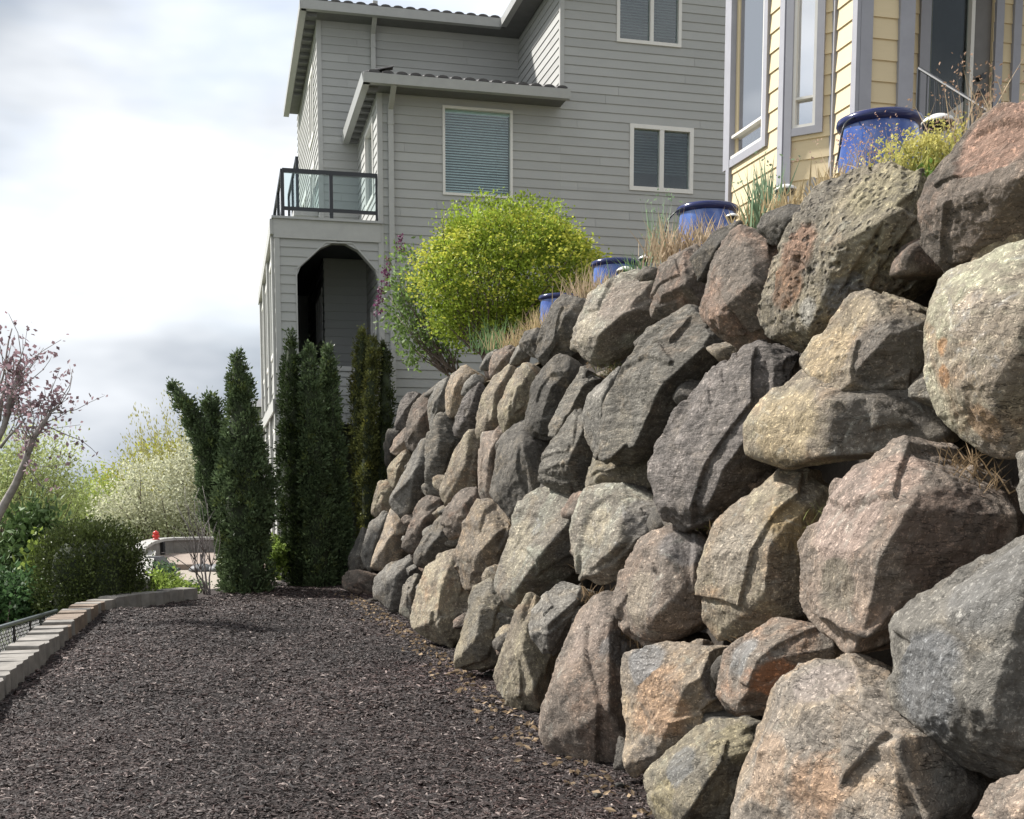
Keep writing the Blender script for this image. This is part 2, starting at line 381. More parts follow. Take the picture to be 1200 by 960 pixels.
# outline in photo pixels | ridge points (x, y, how far they stand out) | rock | fineness | roundness
BOULDERS = [
 # -------- the near right-hand stones
 ([(1072,255),(1080,228),(1098,198),(1130,160),(1165,125),(1200,112),(1260,130),(1285,230),(1215,282),(1150,306),(1118,322),(1092,292)], [(1125,230,.30),(1200,205,.45),(1150,165,.12)], 'brown', 7, 16),
 ([(897,345),(905,300),(935,250),(965,215),(1000,196),(1050,188),(1086,200),(1082,240),(1078,275),(1085,305),(1060,332),(1010,342),(975,372),(945,417),(925,402),(908,385)], [(990,285,.36),(957,372,.25),(1055,250,.30),(935,280,.12)], 'pitted', 7, 16),
 ([(1085,380),(1090,350),(1110,325),(1150,298),(1200,280),(1260,295),(1305,400),(1265,505),(1200,524),(1150,522),(1115,497),(1095,462),(1085,420)], [(1150,360,.40),(1210,380,.5),(1160,450,.38),(1130,400,.30)], 'round', 7, 7),
 ([(998,341),(1020,335),(1050,348),(1088,372),(1092,405),(1092,458),(1050,468),(1000,468),(968,462),(940,432),(958,402),(983,366)], [(1022,352,.20),(1048,392,.40),(1008,428,.36),(985,458,.22)], 'tan', 7, 16),
 ([(877,525),(884,490),(910,460),(940,430),(975,452),(1000,462),(1050,464),(1092,455),(1108,490),(1118,517),(1060,522),(1010,533),(960,541),(925,546),(895,541)], [(977,470,.36),(968,530,.30),(930,480,.2)], 'tan', 6, 14),
 ([(945,702),(947,640),(952,605),(980,558),(1020,540),(1060,518),(1090,528),(1130,548),(1172,580),(1198,612),(1182,640),(1122,690),(1062,738),(1040,756),(1000,766),(985,750),(955,725)], [(1088,548,.20),(1066,596,.42),(1032,652,.46),(1012,742,.28),(965,640,.18)], 'pink', 7, 22),
 ([(1040,775),(1043,735),(1050,718),(1100,700),(1140,660),(1200,615),(1272,602),(1325,700),(1305,850),(1245,908),(1180,912),(1140,896),(1085,862),(1055,822)], [(1090,740,.26),(1200,690,.34),(1140,820,.36),(1200,870,.22)], 'grey', 7, 13),
 ([(845,965),(870,910),(900,850),(913,800),(935,775),(975,764),(1000,775),(1040,800),(1080,848),(1110,868),(1142,893),(1172,912),(1166,945),(1140,995),(1080,1050),(960,1075),(860,1030)], [(928,800,.16),(985,832,.34),(1050,868,.46),(1052,965,.5),(920,900,.3)], 'orange', 7, 20),
 ([(1145,957),(1160,925),(1185,910),(1222,903),(1265,930),(1268,1015),(1205,1045),(1150,1005)], [(1200,945,.35)], 'pink', 6, 12),
 ([(845,812),(850,790),(858,760),(880,740),(905,730),(940,727),(970,738),(988,756),(978,768),(935,778),(916,806),(910,836),(885,843),(862,838)], [(925,741,.18),(892,776,.44),(868,826,.30)], 'rust', 6, 26),
 ([(826,722),(826,680),(830,640),(858,605),(890,580),(920,558),(950,555),(978,565),(958,600),(952,640),(948,690),(942,725),(900,736),(865,746),(840,748)], [(912,580,.22),(902,640,.42),(895,695,.36),(850,650,.2)], 'tan', 7, 18),
 ([(725,722),(728,690),(735,655),(750,628),(775,615),(800,611),(825,638),(830,680),(833,715),(830,728),(800,746),(765,758),(740,750)], [(780,655,.36),(770,720,.40),(800,690,.36)], 'pink', 6, 11),
 ([(672,607),(680,585),(700,572),(730,570),(762,588),(797,600),(790,615),(755,627),(738,652),(728,676),(705,681),(682,678),(676,640)], [(732,600,.32),(722,640,.42),(690,668,.22)], 'pale', 6, 18),
 ([(698,580),(708,570),(730,566),(758,576),(768,590),(740,592),(712,590)], [(728,578,.3)], 'grey', 5, 16),
 ([(764,557),(766,520),(790,490),(815,460),(840,430),(865,410),(890,401),(915,405),(937,440),(912,462),(887,492),(880,527),(892,547),(887,572),(850,602),(825,621),(795,599),(770,590)], [(885,430,.24),(868,530,.46),(832,590,.36),(800,520,.25)], 'purple', 7, 20),
 ([(705,537),(703,500),(715,465),(735,430),(755,395),(785,378),(812,366),(835,380),(860,406),(840,427),(815,457),(790,487),(768,507),(766,532),(740,542)], [(832,400,.30),(772,458,.48),(745,520,.36),(760,420,.24)], 'slate', 7, 20),
 ([(823,345),(835,310),(855,280),(870,268),(900,280),(920,300),(907,325),(900,345),(907,382),(914,402),(880,404),(850,399),(832,376)], [(885,330,.45),(846,362,.36),(868,292,.18)], 'brown', 6, 14),
 ([(765,352),(768,325),(785,300),(810,288),(822,300),(830,325),(822,345),(834,372),(805,374),(785,369),(768,371)], [(804,332,.46),(776,344,.30),(800,300,.2)], 'brown', 6, 16),
 ([(810,302),(840,270),(865,260),(872,268),(850,295),(832,322),(822,330),(814,318)], [(842,288,.30)], 'dark', 5, 14),
 ([(886,270),(893,252),(925,240),(955,243),(948,270),(928,292),(905,284)], [(920,256,.36)], 'dark', 5, 14),
 ([(671,402),(673,370),(690,350),(715,335),(740,322),(767,325),(770,350),(774,366),(755,382),(740,397),(725,417),(705,427),(690,431),(679,416)], [(716,350,.22),(706,390,.45),(748,352,.36)], 'pale', 6, 13),
 ([(631,427),(632,395),(645,360),(660,346),(682,350),(688,370),(675,387),(678,412),(660,422),(645,430)], [(662,372,.36),(648,402,.25)], 'dark', 6, 15),
 ([(744,324),(755,312),(769,314),(768,327),(750,330)], [(758,320,.3)], 'dark', 4, 16),
 # -------- the middle of the wall
 ([(644,502),(654,476),(669,450),(685,431),(703,440),(697,461),(682,482),(670,507),(651,514)], [(684,452,.36),(668,482,.42)], 'slate', 6, 22),
 ([(617,502),(621,475),(628,450),(640,430),(655,417),(674,425),(674,447),(661,467),(651,492),(656,513),(640,517),(622,514)], [(645,455,.34),(635,490,.25)], 'dark', 6, 14),
 ([(631,557),(640,533),(655,513),(678,479),(691,490),(695,520),(696,547),(687,577),(683,584),(660,577),(640,567)], [(683,505,.32),(668,545,.42),(650,550,.2)], 'slate', 6, 16),
 ([(681,492),(690,465),(710,445),(729,427),(724,450),(712,477),(705,502),(705,532),(695,522),(691,500)], [(706,466,.34)], 'grey', 5, 16),
 ([(684,582),(690,555),(698,528),(720,538),(762,538),(768,562),(762,572),(730,570),(705,574),(692,585)], [(703,556,.40)], 'olive', 6, 18),
 ([(578,562),(583,530),(594,510),(615,491),(633,504),(642,530),(638,547),(653,577),(641,592),(618,594),(608,612),(590,602),(579,587)], [(612,530,.36),(618,570,.34),(598,580,.22)], 'dark', 6, 10),
 ([(580,697),(585,665),(600,630),(612,595),(622,587),(655,577),(686,588),(674,607),(674,640),(674,662),(645,687),(625,702),(605,717),(590,709)], [(668,612,.34),(634,650,.45),(606,690,.30),(630,610,.2)], 'pale', 6, 20),
 ([(622,744),(625,710),(640,694),(655,681),(680,688),(686,700),(672,724),(657,747),(645,764),(632,756)], [(674,704,.30),(642,732,.42)], 'grey', 6, 26),
 ([(636,852),(640,820),(655,770),(670,730),(685,700),(705,687),(724,690),(724,720),(737,757),(724,792),(729,832),(742,862),(745,897),(720,904),(690,892),(660,877),(640,867)], [(708,735,.30),(714,830,.38),(668,800,.26)], 'pink', 6, 16),
 ([(581,802),(585,775),(595,745),(605,713),(627,703),(627,740),(647,765),(642,800),(638,837),(610,837),(588,817)], [(612,760,.34),(622,810,.30)], 'tan', 6, 14),
 ([(534,777),(540,745),(548,710),(560,685),(580,679),(584,697),(607,715),(597,747),(587,777),(575,785),(555,785)], [(566,715,.30),(560,745,.38)], 'olive', 6, 16),
 ([(483,737),(487,695),(495,674),(510,655),(534,642),(547,678),(550,710),(542,742),(536,757),(515,754),(498,740)], [(522,680,.28),(512,725,.36)], 'tan', 6, 16),
 ([(529,652),(540,630),(552,606),(560,587),(576,586),(587,605),(602,614),(602,632),(587,667),(582,682),(560,684),(547,692),(539,677)], [(582,625,.32),(560,650,.36)], 'orange', 6, 16),
 ([(467,717),(472,690),(478,676),(491,674),(489,700),(484,727)], [(480,695,.34)], 'pale', 5, 18),
 ([(438,702),(440,680),(455,664),(475,654),(491,647),(490,667),(480,682),(474,702),(462,717),(449,714)], [(466,675,.32)], 'grey', 5, 18),
 ([(485,657),(490,640),(505,620),(520,604),(536,624),(538,637),(516,657),(500,667)], [(515,628,.36),(500,648,.3)], 'dark', 5, 22),
 ([(517,617),(525,595),(535,580),(550,569),(562,575),(567,592),(556,607),(546,627),(530,630)], [(545,590,.34)], 'brown', 5, 16),
 ([(472,642),(478,620),(490,592),(505,581),(520,589),(517,602),(506,622),(493,642),(480,650)], [(497,608,.34)], 'brown', 5, 16),
 ([(436,672),(440,650),(450,620),(460,594),(474,604),(480,619),(475,637),(466,657),(450,670)], [(460,630,.32)], 'orange', 5, 18),
 ([(423,657),(428,625),(440,605),(456,599),(453,625),(442,652),(432,672)], [(440,632,.3)], 'grey', 5, 18),
 ([(408,662),(415,640),(425,617),(430,640),(427,667),(415,682)], [(420,650,.3)], 'grey', 5, 18),
 ([(402,687),(405,670),(420,668),(440,675),(444,697),(420,697)], [(422,682,.3)], 'brown', 5, 16),
 ([(434,602),(440,575),(445,562),(459,567),(462,587),(457,602),(445,610)], [(448,585,.3)], 'tan', 5, 18),
 ([(454,590),(470,560),(485,535),(500,514),(507,540),(504,562),(487,582),(482,602),(465,607)], [(485,560,.30)], 'grey', 5, 20),
 ([(499,547),(503,505),(515,479),(531,504),(540,520),(527,552),(517,577),(502,572)], [(516,520,.30)], 'slate', 5, 18),
 ([(514,582),(525,550),(540,520),(558,499),(564,520),(564,562),(562,570),(540,574),(525,592)], [(545,545,.34)], 'tan', 5, 14),
 ([(560,562),(562,525),(568,507),(592,503),(590,520),(582,547),(578,587),(570,592),(562,577)], [(574,530,.36)], 'pink', 5, 24),
 ([(454,562),(457,545),(468,534),(480,529),(477,552),(462,574)], [(466,550,.3)], 'tan', 5, 18),
 ([(457,532),(462,515),(475,502),(487,507),(484,527),(470,535)], [(472,518,.32)], 'pink', 5, 18),
 ([(451,522),(455,502),(471,501),(464,515),(459,542),(452,547)], [(459,518,.3)], 'dark', 4, 16),
 ([(462,502),(468,475),(478,461),(492,461),(482,482),(477,502)], [(474,482,.3)], 'purple', 5, 20),
 ([(475,502),(482,475),(495,462),(507,469),(505,490),(502,517),(488,532),(479,522)], [(492,492,.32)], 'brown', 5, 18),
 ([(499,482),(503,465),(515,449),(527,444),(525,477),(517,492),(505,507)], [(513,472,.3)], 'grey', 5, 18),
 ([(496,464),(510,450),(525,442),(530,455),(522,470)], [(515,454,.3)], 'dark', 4, 16),
 ([(520,487),(523,455),(530,437),(545,430),(554,438),(545,452),(542,472),(542,484),(528,492)], [(534,456,.34)], 'orange', 5, 20),
 ([(532,512),(538,485),(550,460),(563,448),(562,472),(558,492),(550,514),(538,515)], [(549,485,.3)], 'purple', 5, 18),
 ([(540,464),(545,448),(556,439),(564,450),(552,467)], [(551,452,.3)], 'grey', 4, 18),
 ([(559,507),(560,480),(568,455),(580,440),(602,428),(598,447),(590,472),(592,502),(575,510),(563,514)], [(580,460,.32),(576,490,.3)], 'tan', 5, 18),
 ([(586,477),(595,450),(605,432),(618,424),(630,434),(627,462),(624,487),(605,500),(592,507),(587,497)], [(606,455,.36),(602,482,.3)], 'tan', 5, 18),
 ([(571,432),(578,412),(590,406),(604,407),(602,427),(585,439),(574,442)], [(588,422,.34)], 'brown', 5, 16),
 ([(562,432),(570,415),(583,409),(577,434)], [(573,420,.3)], 'grey', 4, 18),
 ([(596,427),(605,408),(612,401),(622,412),(609,427)], [(608,413,.34)], 'grey', 4, 22),
 ([(607,404),(615,388),(630,384),(638,395),(632,420),(622,417)], [(622,398,.34)], 'dark', 5, 16),
 ([(581,522),(590,508),(605,498),(617,490),(602,512),(585,532)], [(598,508,.3)], 'dark', 4, 18),
 # -------- the foot of the wall
 ([(724,772),(732,757),(760,755),(800,751),(835,751),(855,755),(853,785),(848,812),(857,836),(845,844),(820,847),(800,872),(785,897),(765,907),(748,900),(740,870),(730,840),(725,800)], [(832,764,.25),(816,806,.42),(784,872,.26),(750,790,.2)], 'orange', 7, 22),
 ([(748,907),(765,895),(785,893),(800,866),(820,850),(855,842),(887,850),(898,870),(882,912),(862,942),(850,967),(800,980),(770,958),(755,932)], [(800,905,.30),(850,890,.36),(810,945,.36)], 'olive', 6, 13),
 ([(719,902),(726,862),(742,880),(748,900)], [(734,884,.25)], 'dark', 4, 16),
 # -------- stones past the edge of the picture
 ([(1290,300),(1330,200),(1420,180),(1480,280),(1460,420),(1360,440),(1300,400)], [(1380,300,.4)], 'tan', 5, 12),
 ([(1290,610),(1310,500),(1400,440),(1500,480),(1540,620),(1460,720),(1330,700)], [(1400,580,.4)], 'grey', 5, 12),
 ([(1270,905),(1310,840),(1400,720),(1520,740),(1560,900),(1460,1040),(1300,1050)], [(1400,880,.4)], 'pink', 5, 12),
 ([(1190,530),(1230,515),(1275,520),(1300,570),(1270,605),(1205,610)], [(1235,560,.3)], 'grey', 5, 14),
]
# stains, weathered faces: stone -> (x, y, radius, colour)
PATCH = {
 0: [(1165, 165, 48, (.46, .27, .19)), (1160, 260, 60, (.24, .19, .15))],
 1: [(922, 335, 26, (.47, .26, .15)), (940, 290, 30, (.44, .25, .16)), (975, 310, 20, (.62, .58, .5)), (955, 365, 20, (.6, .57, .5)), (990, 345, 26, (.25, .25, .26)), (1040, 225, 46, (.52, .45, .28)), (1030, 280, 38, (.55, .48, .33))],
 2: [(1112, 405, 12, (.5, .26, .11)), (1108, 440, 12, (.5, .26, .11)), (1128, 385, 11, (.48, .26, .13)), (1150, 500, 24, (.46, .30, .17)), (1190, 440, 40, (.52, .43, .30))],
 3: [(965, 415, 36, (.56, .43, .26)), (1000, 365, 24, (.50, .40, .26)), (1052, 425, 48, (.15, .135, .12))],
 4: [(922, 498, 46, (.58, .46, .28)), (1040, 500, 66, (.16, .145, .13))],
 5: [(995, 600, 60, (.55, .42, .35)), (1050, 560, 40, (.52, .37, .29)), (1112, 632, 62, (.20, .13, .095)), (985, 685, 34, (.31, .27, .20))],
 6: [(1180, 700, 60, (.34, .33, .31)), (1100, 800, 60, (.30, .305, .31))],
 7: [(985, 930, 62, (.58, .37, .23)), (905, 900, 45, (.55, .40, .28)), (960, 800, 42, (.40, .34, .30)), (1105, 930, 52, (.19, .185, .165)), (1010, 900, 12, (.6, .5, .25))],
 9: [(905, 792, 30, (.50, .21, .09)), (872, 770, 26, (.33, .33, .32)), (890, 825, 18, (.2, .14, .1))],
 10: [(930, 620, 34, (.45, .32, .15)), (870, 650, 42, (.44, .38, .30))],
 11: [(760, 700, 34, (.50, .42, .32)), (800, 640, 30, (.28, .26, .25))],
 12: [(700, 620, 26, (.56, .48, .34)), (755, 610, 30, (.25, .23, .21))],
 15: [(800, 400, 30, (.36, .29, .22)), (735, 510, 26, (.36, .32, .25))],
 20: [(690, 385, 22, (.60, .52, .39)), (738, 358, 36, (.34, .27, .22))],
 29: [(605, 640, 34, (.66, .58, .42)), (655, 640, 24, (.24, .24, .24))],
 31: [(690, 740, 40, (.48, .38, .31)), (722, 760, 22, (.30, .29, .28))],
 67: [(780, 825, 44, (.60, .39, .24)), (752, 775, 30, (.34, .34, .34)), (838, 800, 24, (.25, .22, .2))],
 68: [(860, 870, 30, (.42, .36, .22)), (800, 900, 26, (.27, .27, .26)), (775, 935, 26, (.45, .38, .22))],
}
_ico = {}
def ico(level):
    if level not in _ico:
        bm = bmesh.new(); bmesh.ops.create_icosphere(bm, subdivisions=level, radius=1.0)
        V = np.array([v.co for v in bm.verts]); Fc = np.array([[v.index for v in f.verts] for f in bm.faces]); bm.free()
        _ico[level] = (V/np.linalg.norm(V, axis=1)[:, None], Fc)
    return _ico[level]

wall = empty('boulder_wall', tuple(wall_pt(4, 0)), label='tall dry-stacked retaining wall of rough basalt boulders beside the bark mulch', cat='boulder wall')
BCEN = []
def make_boulder(idx, poly, ridge, kind, lvl, rnd):
    rg = np.random.default_rng({7: 931, 2: 517, 6: 733}.get(idx, 100+idx))
    poly = np.array(poly, float); c2 = poly.mean(0)
    hit = on_plane(c2[0], c2[1], WP0, WOUT)
    if hit[1] > WALL_END or hit[1] < 0: hit = at_y(c2[0], c2[1], WALL_END)
    tocam = CAM-hit; tocam /= np.linalg.norm(tocam)
    m = WOUT*0.5 + tocam*0.62; m /= np.linalg.norm(m)
    Pl = np.array([on_plane(x, y, hit, m) for x, y in poly])
    c = Pl.mean(0); R = np.linalg.norm(Pl-c, axis=1).mean()
    pts = [p + m*R*rg.uniform(-.06, .06) for p in Pl]
    pts += [on_plane(x, y, hit+m*R*p*1.75, m) for x, y, p in ridge]
    bdir = WN*0.8 - tocam*0.6; bdir /= np.linalg.norm(bdir)
    pts += [c + (p-c)*0.72 + bdir*R*1.15 for p in Pl[::2]]
    bm = bmesh.new()
    for p in pts: bm.verts.new(p)
    bmesh.ops.convex_hull(bm, input=bm.verts[:])
    cen = np.mean(pts, axis=0)
    pn, pd = [], []
    for f in sorted(bm.faces, key=lambda f: -f.calc_area()):
        n = np.array(f.normal); d = float(np.dot(np.array(f.verts[0].co)-cen, n))
        if d < 0: n, d = -n, -d
        if d < 1e-4 or any(np.dot(n, q) > .975 for q in pn): continue
        pn.append(n); pd.append(d)
    bm.free()
    pts = np.array(pts)
    nh_ = len(pn)
    for k in range(int(rg.integers(7, 12))):        # chipped corners and broken faces
        n = rg.normal(size=3); n -= m*np.dot(n, m)*.75; n /= np.linalg.norm(n)
        pn.append(n); pd.append(float(np.max((pts-cen)@n))*rg.uniform(.86, .97))
    pn = np.array(pn); pd = np.array(pd)
    D, Fc = ico(lvl)
    k = float(rnd)*(4.0 if rnd < 10 else 9.0)
    base_inv = np.zeros(len(D))
    for n, d in zip(pn, pd):
        base_inv += np.clip((D@n)/d, 1e-6, None)**k
    r0_ = base_inv**(-1.0/k)
    # broken faces: the stone is the union of several differently chipped copies of its outline
    r = np.zeros(len(D))
    for var in range(4):
        inv = base_inv.copy()
        for j in rg.integers(0, len(D), 7 if rnd > 10 else 2):
            w = int(np.argmax((pn@D[j])/pd)); n = pn[w] + rg.normal(0, .25, 3); n /= np.linalg.norm(n)
            d = float(np.dot(D[j]*r0_[j], n))*rg.uniform(.95, .995)
            if d > 0: inv += np.clip((D@n)/d, 1e-6, None)**(k*1.6)
        r = np.maximum(r, np.maximum(inv**(-1.0/k), r0_*.915))
    V = D*r[:, None]
    # give back the size that the chipped corners took away
    ax = np.cross(m, [0, 0, 1.0]); ax /= np.linalg.norm(ax); ay = np.cross(ax, m); sc = []
    for t in np.linspace(0, 2*np.pi, 16, endpoint=False):
        q = ax*math.cos(t)+ay*math.sin(t); sc.append(np.max((pts-cen)@q)/np.max(V@q))
    V *= np.clip(np.mean(sc), 1.0, 1.2)*1.03
    # surface relief: broad lumps, broken ledges, grain
    off = rg.uniform(-50, 50, 3)
    lump = fbm(V*(1.6/R)+off, 3)*0.020*R
    led_ax = rg.normal(size=3); led_ax /= np.linalg.norm(led_ax)
    if kind in ('slate', 'purple', 'pale', 'grey'):
        led_ax = np.array([-0.35, 0.2, 0.9]) if idx % 2 else np.array([0.75, -0.3, 0.55]); led_ax /= np.linalg.norm(led_ax)
    t = (V@led_ax)*(4.5/R) + fbm(V*(1.4/R)+off*1.3, 3)*1.6
    step = (t-np.floor(t)); ledge = (np.clip(step*1.6, 0, 1)-0.6)*0.028*R*np.clip(fbm(V*(1.1/R)+off*2, 2)+0.25, 0, 1)*(1.0 if kind in ('slate', 'purple') else .3)
    det = ridged(V*(4.0/R)+off, 4)*0.014*R
    mid = fbm(V*(9.0/max(R, .3))+off*.7, 4)*0.010*R if lvl >= 6 else 0
    V = V + D*(lump+ledge*1.3+det+mid)[:, None]
    if kind == 'pitted' and lvl >= 6:
        q = vnoise(V*26+off); q2 = vnoise(V*48+off)
        V -= D*((np.clip(q-.35, 0, 1)*0.05 + np.clip(q2-.4, 0, 1)*0.025)*np.clip(fbm(V*3+off, 2)+.6, 0, 1))[:, None]
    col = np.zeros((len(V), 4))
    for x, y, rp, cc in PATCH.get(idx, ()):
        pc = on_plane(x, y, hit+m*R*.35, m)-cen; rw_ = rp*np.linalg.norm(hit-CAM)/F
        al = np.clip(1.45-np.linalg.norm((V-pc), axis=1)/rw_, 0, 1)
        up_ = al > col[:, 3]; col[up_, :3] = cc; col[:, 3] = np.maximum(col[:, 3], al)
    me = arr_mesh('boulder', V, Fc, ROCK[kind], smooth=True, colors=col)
    o = link('boulder', me, wall, loc=tuple(cen))
    BCEN.append((cen, R))
    return o
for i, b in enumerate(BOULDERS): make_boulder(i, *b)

# small stones wedged into the gaps
rgc = np.random.default_rng(404); kinds_ = ['dark', 'grey', 'brown', 'tan', 'slate']
for i in range(170):
    s_, h_ = rgc.uniform(-1.5, 13.2), rgc.uniform(.15, 2.75); r_ = rgc.uniform(.07, .15)
    c_ = wall_pt(s_, h_, rgc.uniform(.10, .24)); D_, F_ = ico(4)
    ns = rgc.normal(size=(9, 3)); ns /= np.linalg.norm(ns, axis=1)[:, None]; ds_ = rgc.uniform(.6, 1.0, 9)
    q_ = np.clip((D_@ns.T)/ds_, 1e-6, None)**22; V_ = D_*np.minimum(q_.sum(1)**(-1/22), 1.35)[:, None]
    V_ = V_*(1+.06*fbm(D_*3+i, 3))[:, None]*r_*np.array([1.1, 1.0, .85])
    link('chinking_stone', arr_mesh('chinking_stone', V_, F_, ROCK[kinds_[i % 5]], True, np.zeros((len(V_), 4))), wall, loc=tuple(c_))

# earth packed behind the stones, and the terrace it holds up
def earth_mat(name, c1, c2, c3):
    m, nt, b, _ = mat_new(name); v = objcoord(nt, rnd=False)
    c = mixc(nt, ramp(nt, noise(nt, v, 3, 6), .35, .65), c1, c2)
    c = mixc(nt, ramp(nt, noise(nt, v, 40, 4, .7), .55, .7), c, c3)
    nt.links.new(c, b.inputs['Base Color']); b.inputs['Roughness'].default_value = 0.95
    bump(nt, b, noise(nt, v, 25, 8, .7), 0.8, 0.04); return m
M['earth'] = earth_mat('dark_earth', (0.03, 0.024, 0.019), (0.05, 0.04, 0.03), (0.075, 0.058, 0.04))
M['terrace'] = earth_mat('dry_soil', (0.13, 0.10, 0.07), (0.20, 0.16, 0.10), (0.26, 0.22, 0.13))
M['terrain'] = earth_mat('rough_grass', (0.05, 0.075, 0.02), (0.09, 0.11, 0.035), (0.12, 0.12, 0.05))
TZ = 2.92
ss = np.linspace(-7, 14.3, 86); hs = np.linspace(-.2, 1, 9)
V = []; 
for s in ss:
    for h in hs:
        p = wall_pt(s, h*TZ, 0.52); V.append(p)
V = np.array(V); V += (WOUT[None]*(fbm(V*2.2, 3)*0.08)[:, None])
nh = len(hs); Fc = np.array([[i*nh+j, (i+1)*nh+j, (i+1)*nh+j+1, i*nh+j+1] for i in range(len(ss)-1) for j in range(nh-1)])
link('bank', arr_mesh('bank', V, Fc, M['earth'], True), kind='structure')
vs_ = np.concatenate([np.linspace(0.05, 2.5, 20), np.linspace(3, 16, 10)])
V = np.array([wall_pt(s, TZ, 0.30)*[1, 1, 0] + WN*v + np.array([0, 0, TZ+0.02]) for s in ss for v in vs_])
V[:, 2] += fbm(V*1.7, 3)*0.04 - 0.04 + np.tile(np.minimum(vs_*.4, .28), len(ss))
nv = len(vs_); Fc = np.array([[i*nv+j, (i+1)*nv+j, (i+1)*nv+j+1, i*nv+j+1] for i in range(len(ss)-1) for j in range(nv-1)])
link('terrace', arr_mesh('terrace', V, Fc, M['terrace'], True), kind='structure')
# end of the bank, turned in towards the house
e0 = wall_pt(14.3, -.2*TZ, .34); e1 = wall_pt(14.3, TZ, .34)
link('bank_end', pmesh('bank_end', [e0, e0+WN*12, e1+WN*11.2, e1], [(0, 1, 2, 3)], M['earth']), kind='structure')

# ================================================================== GROUND
BL = [(-70, 905), (-30, 852), (0, 823), (40, 786), (75, 757), (104, 730), (124, 717), (160, 711), (200, 706), (236, 702)]
BLW = [at_z(x, y) for x, y in BL]               # mulch-side foot of the block edging
def left_limit(y):
    ys = [p[1] for p in BLW]; xs = [p[0] for p in BLW]
    if y <= ys[0]: return xs[0] - (xs[1]-xs[0])/(ys[1]-ys[0])*(ys[0]-y)
    for i in range(len(ys)-1):
        if ys[i] <= y <= ys[i+1]: return xs[i] + (xs[i+1]-xs[i])*(y-ys[i])/(ys[i+1]-ys[i])
    return xs[-1] + 0.05*(y-ys[-1])
def wall_x(y): return WP0[0] - 0.2558*(y-WP0[1])
def ground_z(x, y): return fbm(np.stack([x*0.8, y*0.8, x*0+3.3], 1), 3)*0.035 + fbm(np.stack([x*5, y*5, x*0+1.3], 1), 3)*0.012
m, nt, b, _ = mat_new('bark_mulch')
v = objcoord(nt, rnd=False)
c = mixc(nt, ramp(nt, noise(nt, v, 28, 6, .7), .35, .65), (0.009, 0.006, 0.0052), (0.027, 0.0175, 0.015))
c = mixc(nt, mathn(nt, 'MULTIPLY', ramp(nt, noise(nt, v, 0.5, 4), .42, .62), .55), c, (0.052, 0.034, 0.030))
nt.links.new(c, b.inputs['Base Color']); b.inputs['Roughness'].default_value = 0.9
bump(nt, b, noise(nt, v, 45, 6, .7), 1.0, 0.03); M['mulch'] = m
ys = np.concatenate([np.arange(-3, 5, .5), np.arange(5, 21.2, .13)]); nx = 74
V = []
for y in ys:
    a, c_ = left_limit(y)-0.12, wall_x(y)+0.75
    if y > 17.6: a = -7.2+ (y-17.6)*.1 if False else left_limit(17.4)-0.3
    for x in np.linspace(a, c_, nx): V.append((x, y, 0))
V = np.array(V); V[:, 2] = ground_z(V[:, 0], V[:, 1])
Fc = np.array([[i*nx+j, i*nx+j+1, (i+1)*nx+j+1, (i+1)*nx+j] for i in range(len(ys)-1) for j in range(nx-1)])
link('mulch_bed', arr_mesh('mulch_bed', V, Fc, M['mulch'], True), kind='structure')

# loose bark chips lying on it
def chips(n, y0, y1, lmin, lmax, seed):
    rg = np.random.default_rng(seed)
    y = rg.uniform(y0, y1, n); t = rg.uniform(0, 1, n)
    L = np.array([left_limit(a) for a in y])-0.0; Rr = np.array([wall_x(a) for a in y])+0.35
    x = L + (Rr-L)*t
    z = ground_z(x, y) + rg.uniform(-.004, .016, n)
    ln = rg.uniform(lmin, lmax, n)*rg.uniform(.5, 1.0, n); wd = ln*rg.uniform(.16, .42, n)
    yaw = rg.uniform(0, 2*np.pi, n); pit = rg.normal(0, .22, n); rol = rg.normal(0, .4, n)
    d = np.stack([np.cos(yaw)*np.cos(pit), np.sin(yaw)*np.cos(pit), np.sin(pit)], 1)
    s = np.stack([-np.sin(yaw)*np.cos(rol), np.cos(yaw)*np.cos(rol), np.sin(rol)], 1)
    up = np.cross(d, s)
    P = np.stack([x, y, z], 1)
    h = (wd*.35)[:, None]
    A = P - d*ln[:, None]*.5 - s*(wd*.35)[:, None]; B = P + d*ln[:, None]*.5 - s*(wd*.2)[:, None]
    C = P + d*ln[:, None]*.42 + s*(wd*.5)[:, None]; E = P - d*ln[:, None]*.46 + s*(wd*.4)[:, None]
    T = P + up*h
    V = np.stack([A, B, C, E, T], 1).reshape(-1, 3)
    i = (np.arange(n)*5)[:, None]
    Fc = np.concatenate([i+np.array([[0, 1, 4]]), i+np.array([[1, 2, 4]]), i+np.array([[2, 3, 4]]), i+np.array([[3, 0, 4]])])
    tone = rg.random(n)
    base = np.array([[0.025, 0.0155, 0.0135]])*rg.uniform(.35, 1.5, (n, 1))
    pale = tone > .91; base[pale] = np.array([0.17, 0.135, 0.12])*rg.uniform(.55, 1.4, (pale.sum(), 1))
    red = tone < .22; base[red] = np.array([0.040, 0.021, 0.017])*rg.uniform(.6, 1.3, (red.sum(), 1))
    pat = fbm(np.stack([x*.7, y*.45, x*0+7.7], 1), 3)
    base *= (1+.38*np.clip(pat, -1, 1))[:, None]; base[:, 0] *= 1+.22*np.clip(fbm(np.stack([x*.5, y*.4, x*0+2.2], 1), 2), 0, 1)
    return V, Fc, np.repeat(base, 5, 0)
def joined(parts):
    Vs, Fs, Cs = [], [], []; o = 0
    for V, Fc, C in parts:
        Vs.append(V); Fs.append(Fc+o); Cs.append(C); o += len(V)
    return np.concatenate(Vs), np.concatenate(Fs), np.concatenate(Cs)
m, nt, b, _ = mat_new('bark_chip')
at = nt.nodes.new('ShaderNodeAttribute'); at.attribute_name = 'tint'
